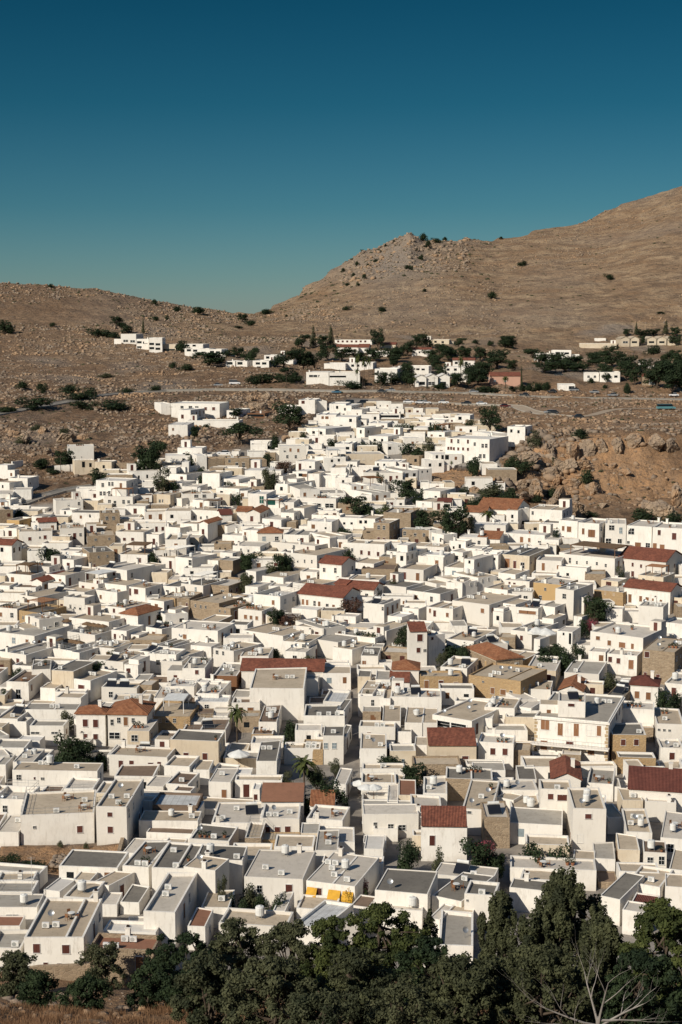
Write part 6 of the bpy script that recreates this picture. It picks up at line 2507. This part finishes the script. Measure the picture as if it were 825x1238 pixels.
rc = random.Random(99); counts = {}
def on_roof(H, lx, ly):
    c, s = math.cos(H.th), math.sin(H.th); return (H.cx+lx*c-ly*s, H.cy+lx*s+ly*c, H.zb+H.roofz+.001)
flat = [H for H in HO if not H.shp and H.Y < 520 and H.rk != 'C' and H.inner[0] > 1.3 and H.inner[1] > 1.1]
for H in flat:
    used = []
    near_ = H.Y < 330
    tries = rc.choice((1, 2, 3, 4, 5)) if near_ else rc.choice((0, 1, 1, 2, 3))
    if H.w*H.d < 35: tries = min(tries, 2)
    for _ in range(tries):
        k = rc.choice(['tank', 'ac', 'ac', 'ac', 'dish', 'pot', 'tank', 'ac', 'table', 'solar'] if not (H.lm and rc.random() < .6) else ['ac', 'dish', 'ac'] if near_ else ['tank', 'ac', 'ac', 'ac', 'dish', 'pot', 'solar', 'pot'])
        rad = {'tank': .7, 'ac': .5, 'solar': 1.15, 'dish': .5, 'pot': .3, 'table': 1.1}[k]
        if H.inner[0] < rad+.1 or H.inner[1] < rad+.1: continue
        for _t in range(8):
            lx, ly = rc.uniform(-H.inner[0]+rad, H.inner[0]-rad), rc.uniform(-H.inner[1]+rad, H.inner[1]-rad)
            if ly > H.inner[1]-2.8 and abs(lx) > H.inner[0]-3: continue
            if all(math.hypot(lx-a, ly-b) > rad+c+.15 for a, b, c in used): break
        else: continue
        used.append((lx, ly, rad)); loc = on_roof(H, lx, ly); rz = H.th+rc.uniform(-.2, .2); counts[k] = counts.get(k, 0)+1
        if k == 'tank': tank_w('water_tank', loc, rz, 'water tank', 'rooftop water tanks', 'white rooftop water tank', rc.uniform(.75, 1))
        elif k == 'ac':
            n_ = rc.choice((1, 1, 1, 2))
            for q in range(n_):
                if abs(lx+q*1.0) < H.inner[0]-.4: ac('air_conditioner', on_roof(H, lx+q*1.0, ly), H.th, 'air conditioner', 'rooftop air conditioners', 'rooftop air conditioner'); used.append((lx+q, ly, .5))
        elif k == 'solar': solar('solar_water_heater', loc, H.th+rc.uniform(-.3, .3), 'solar heater', 'rooftop solar heaters', 'solar water heater with white boiler')
        elif k == 'dish': dish('satellite_dish', loc, rz, 'satellite dish', 'rooftop dishes', 'small grey satellite dish')
        elif k == 'pot':
            for q in range(rc.choice((1, 2, 3, 4))):
                if abs(lx+q*.7) < H.inner[0]-.3: pot('potted_plant', on_roof(H, lx+q*.7, ly), rz, 'potted plant', 'potted plants on terraces', 'potted plant in clay pot', rc.uniform(.8, 1.3)); used.append((lx+q*.7, ly, .3))
        else:
            table('table', loc, rz, 'table', 'terrace tables', 'small round terrace table')
            for a in (0, 2.1, 4.2):
                chair('chair', (loc[0]+math.cos(a)*.72, loc[1]+math.sin(a)*.72, loc[2]), a-math.pi/2, 'chair', 'terrace chairs', 'wooden terrace chair')
print(counts)
def host(u, v, tol=1.5):
    """the flat roof under a picture point"""
    best = None
    for H in HO:
        if H.shp: continue
        p = plane(u, v, H.zb+H.roofz)
        if not p: continue
        dx, dy = p[0]-H.cx, p[1]-H.cy; c, s = math.cos(H.th), math.sin(H.th); lx, ly = dx*c+dy*s, -dx*s+dy*c
        if abs(lx) < H.w/2+tol and abs(ly) < H.d/2+tol:
            if best is None or p[1] < best[0]: best = (p[1], H, max(-H.inner[0], min(H.inner[0], lx)), max(-H.inner[1], min(H.inner[1], ly)))
    return best
def put_on(u, v, fn, *a, **k):
    b = host(u, v)
    if b: fn(a[0], on_roof(b[1], b[2], b[3]), 0, *a[1:], **k)
    else:
        h = hit(u, v, y0=150); fn(a[0], h, 0, *a[1:], **k)
for i in range(8): put_on(0+(335+i*22)/3.929, 660+(392+i*3.4)/3.929, straw, 'parasol', 'parasol', 'straw parasols of the restaurant terraces', 'straw parasol of the upper row', sc=.75)
for i in range(8): put_on(0+(240+i*20)/3.929, 660+(470+i*3.6)/3.929, straw, 'parasol', 'parasol', 'straw parasols of the restaurant terraces', 'straw parasol of the lower row', sc=.75)
h = hit(290, 926, y0=150); white_par('parasol', (h[0], h[1]-2, h[2]), 0, 'parasol', None, 'big white parasol', 1.25)
for x, y in ((95, 240), (130, 244), (165, 246)): put_on(410+x/3.929, 900+y/3.929, white_par, 'parasol', 'parasol', 'white parasols of the lane terrace', 'white terrace parasol', sc=.9)
for x, y in ((130, 480), (175, 485)): put_on(615+x/3.929, 660+y/3.929, white_par, 'parasol', 'parasol', 'white parasols on the upper terrace', 'white parasol on the upper terrace', sc=1.6)

# ------------------------------------------------------------------ vehicles
def car_parts(col_, L=4.3, W=1.75, Hh=1.45, van=False):
    b = MB(); n = 12
    prof = [(-L/2, .35), (-L/2, .75), (-L/2+.15, .88), (-L*.22, .95), (L*.38, .95), (L/2, .85), (L/2, .35)] if not van else [(-L/2, .35), (-L/2, .95), (-L/2+.9, 1.15), (-L/2+1.2, 1.2), (L*.38, 1.2), (L/2, 1.2), (L/2, .35)]
    for sgn in (-1, 1):
        pp = [(x, sgn*W/2, z) for x, z in prof]; b.poly(pp if sgn < 0 else pp[::-1], col_)
    for i in range(len(prof)):
        (x0, z0), (x1, z1) = prof[i], prof[(i+1) % len(prof)]; b.poly([(x0, -W/2, z0), (x0, W/2, z0), (x1, W/2, z1), (x1, -W/2, z1)], col_)
    g = MB(); base = [(-L*.24, .95), (L*.40, .95)] if not van else [(-L/2+1.0, 1.2), (L/2-.05, 1.2)]
    top = [(-L*.08, Hh), (L*.26, Hh)] if not van else [(-L/2+1.5, 2.1), (L/2-.1, 2.1)]; w0, w1 = W/2-.04, W/2-.2
    A = [(base[0][0], -w0, base[0][1]), (base[1][0], -w0, base[1][1]), (base[1][0], w0, base[1][1]), (base[0][0], w0, base[0][1])]
    B_ = [(top[0][0], -w1, top[0][1]), (top[1][0], -w1, top[1][1]), (top[1][0], w1, top[1][1]), (top[0][0], w1, top[0][1])]
    for i in range(4): j = (i+1) % 4; g.poly([A[i], A[j], B_[j], B_[i]], 'gl')
    r_ = MB(); r_.box(top[0][0]-.02, top[1][0]+.02, -w1-.02, w1+.02, top[0][1], top[0][1]+.05, col_, skip_bottom=False)
    hl = [mesh_of(lambda m, s=s: m.box(-L/2-.02, -L/2, s*W*.36-.14, s*W*.36+.14, .6, .76, 'pg', skip_bottom=False), 'headlight') for s in (-1, 1)]
    wh = []
    for x in (-L*.31, L*.31):
        for s in (-1, 1): wh.append(mesh_of(lambda m, x=x, s=s: (m.tube((x, s*(W/2-.18), .32), (x, s*(W/2+.02), .32), .32, .32, 'rb', 14), m.tube((x, s*(W/2+.02), .32), (x, s*(W/2+.035), .32), .18, .18, 'mt', 10)), 'wheel'))
    return [('body', b.mesh('body')), ('windows', g.mesh('windows')), ('car_roof', r_.mesh('car_roof'))]+[('headlight', q) for q in hl]+[('wheel', q) for q in wh]
CARS = {k: copies(car_parts(k)) for k in ('cw', 'cd', 'cb', 'cg', 'cr')}
VAN = copies(car_parts('cw', 5.2, 1.95, 2.1, True)); TRK = copies(car_parts('ct', 7.5, 2.1, 2.4, True)); DVAN = copies(car_parts('cd', 4.8, 1.9, 1.9, True))
CN = {'cw': 'white', 'cd': 'black', 'cb': 'blue', 'cg': 'grey', 'cr': 'dark red'}
CL = '''
T 410 440 3.929
cw 330 188
cw 385 190
cw 412 190
cw 497 190
cd 605 194
cw 678 196
V 45 196
V 112 196
cd 205 136
cg 245 132
cr 790 208
cr 110 410
cr 160 412
cg 640 126
T 615 440 3.929
cd 75 153
cd 238 62
cg 195 236
cd 212 237
cd 330 258
cg 310 134
cd 207 136
cg 408 136
cw 785 160
cg 495 154
K 748 216
T 205 440 3.929
cg 232 104
W 310 98
cb 793 141
cw 258 432
'''
tile = None
for line in CL.strip().split('\n'):
    t = line.split()
    if t[0] == 'T': tile = [float(q) for q in t[1:]]; continue
    u, v = tile[0]+float(t[1])/tile[2], tile[1]+float(t[2])/tile[2]
    h = hit(u, v, y0=350)
    if not h: continue
    z = max(ground(h[0]+dx, h[1]) for dx in (-2, 0, 2))+(.13 if road_dist(h[0], h[1]) < 0 else .03)
    rz = rc.uniform(-.12, .12)+(math.pi if rc.random() < .5 else 0); L3 = (h[0], h[1], z)
    if t[0] == 'V': DVAN('van', L3, rz, 'van', 'vehicles above the town', 'dark parked van')
    elif t[0] == 'W': VAN('van', L3, rz, 'van', 'vehicles above the town', 'white van')
    elif t[0] == 'K': TRK('truck', L3, rz, 'truck', 'vehicles above the town', 'long blue-green truck')
    else: CARS[t[0]]('parked_car', L3, rz, 'car', 'vehicles above the town', f'{CN[t[0]]} parked car')
# ------------------------------------------------------------------ poles and lamps
PO = '''
T 0 440 3.929
127 512 150
290 512 90
130 50 60
450 200 70
T 205 440 3.929
556 112 70
8 260 60
710 380 60
T 410 440 3.929
452 150 90
248 140 110
112 125 90
410 250 50
T 615 440 3.929
610 150 60
470 140 40
T 410 550 3.929
320 120 75
222 230 110
T 0 550 3.929
290 80 90
T 410 770 3.929
T 615 900 3.929
738 260 150
'''
tile = None
for line in PO.strip().split('\n'):
    t = line.split()
    if t[0] == 'T': tile = [float(q) for q in t[1:]]; continue
    x, y, hh = (float(q) for q in t); u, v = tile[0]+x/tile[2], tile[1]+y/tile[2]; h = hit(u, v, y0=150); H_ = max(5, hh/tile[2]*h[1]/FP)
    e_ = empty('utility_pole', (h[0], h[1], ground(h[0], h[1])))
    mesh_ = mesh_of(lambda m: m.tube((0, 0, -.3), (0, 0, H_), .11, .08, 'bk', 7), 'pole'); link('pole', mesh_, e_)
    link('crossarm', mesh_of(lambda m: m.box(-.9, .9, -.05, .05, H_-.7, H_-.58, 'bk', skip_bottom=False), 'crossarm'), e_)
    tag(e_, None, 'utility pole', 'utility poles'); ITEMS.append((e_, 'thin wooden utility pole', u, v-hh/tile[2]/2))
b = host(41, 1079)
if b:
    e_ = empty('antenna_mast', on_roof(b[1], b[2], b[3])); link('mast', mesh_of(lambda m: m.tube((0, 0, 0), (0, 0, 5), .04, .025, 'wc', 6), 'mast'), e_)
    link('aerial', mesh_of(lambda m: [m.tube((-.5+.12*i, 0, 4.7), (-.5+.12*i, .0, 5.0), .01, .01, 'mt', 4) for i in range(9)]+[m.tube((-.5, 0, 4.85), (.5, 0, 4.85), .012, .012, 'mt', 4)], 'aerial'), e_)
    tag(e_, 'tall thin white antenna mast on the railed roof at lower left', 'antenna')
# ------------------------------------------------------------------ labels that point to one thing: what it is, then where it is from the nearest landmark
ORD = ['nearest', 'second nearest', 'third nearest', 'fourth nearest', 'fifth nearest', 'sixth nearest', 'seventh nearest', 'eighth nearest', 'ninth nearest', 'tenth nearest', 'eleventh nearest', 'twelfth nearest', 'thirteenth nearest', 'fourteenth nearest', 'fifteenth nearest', 'sixteenth nearest', 'seventeenth nearest', 'eighteenth nearest', 'nineteenth nearest', 'twentieth nearest']
keys = {}
for (o, desc, u, v) in ITEMS:
    best = sorted((math.hypot(u-a, (v-b)*1.3), n, a, b) for (n, a, b) in LANDM)[0]
    d, n, a, b = best
    du, dv = u-a, (v-b)*1.3
    rel = ('left of' if du < 0 else 'right of') if abs(du) > abs(dv) else ('behind' if dv < 0 else 'in front of')
    keys.setdefault((desc, n, rel), []).append((d, o))
for (desc, n, rel), L in keys.items():
    L.sort(key=lambda q: q[0])
    for i, (d, o) in enumerate(L):
        pre = '' if len(L) == 1 else (ORD[i]+' ' if i < len(ORD) else 'farthest ')
        s = f"{desc}, {pre}{rel} the {n}"
        wds = s.split()
        if len(wds) > 16:
            s = s.replace(' and several windows', '').replace(' and wooden shutters', ' and shutters').replace(' flat ', ' ')
        if len(s.split()) > 16: s = s.replace('the ', '', 1)
        o['label'] = s
mx = max(len(o['label'].split()) for (o, *_r) in ITEMS) if ITEMS else 0
print('items', len(ITEMS), 'longest label', mx)
labs = {}
for o in bpy.data.objects:
    if o.parent is None and 'label' in o: labs.setdefault(o['label'], []).append(o.name)
print('shared labels', sum(1 for v in labs.values() if len(v) > 1))
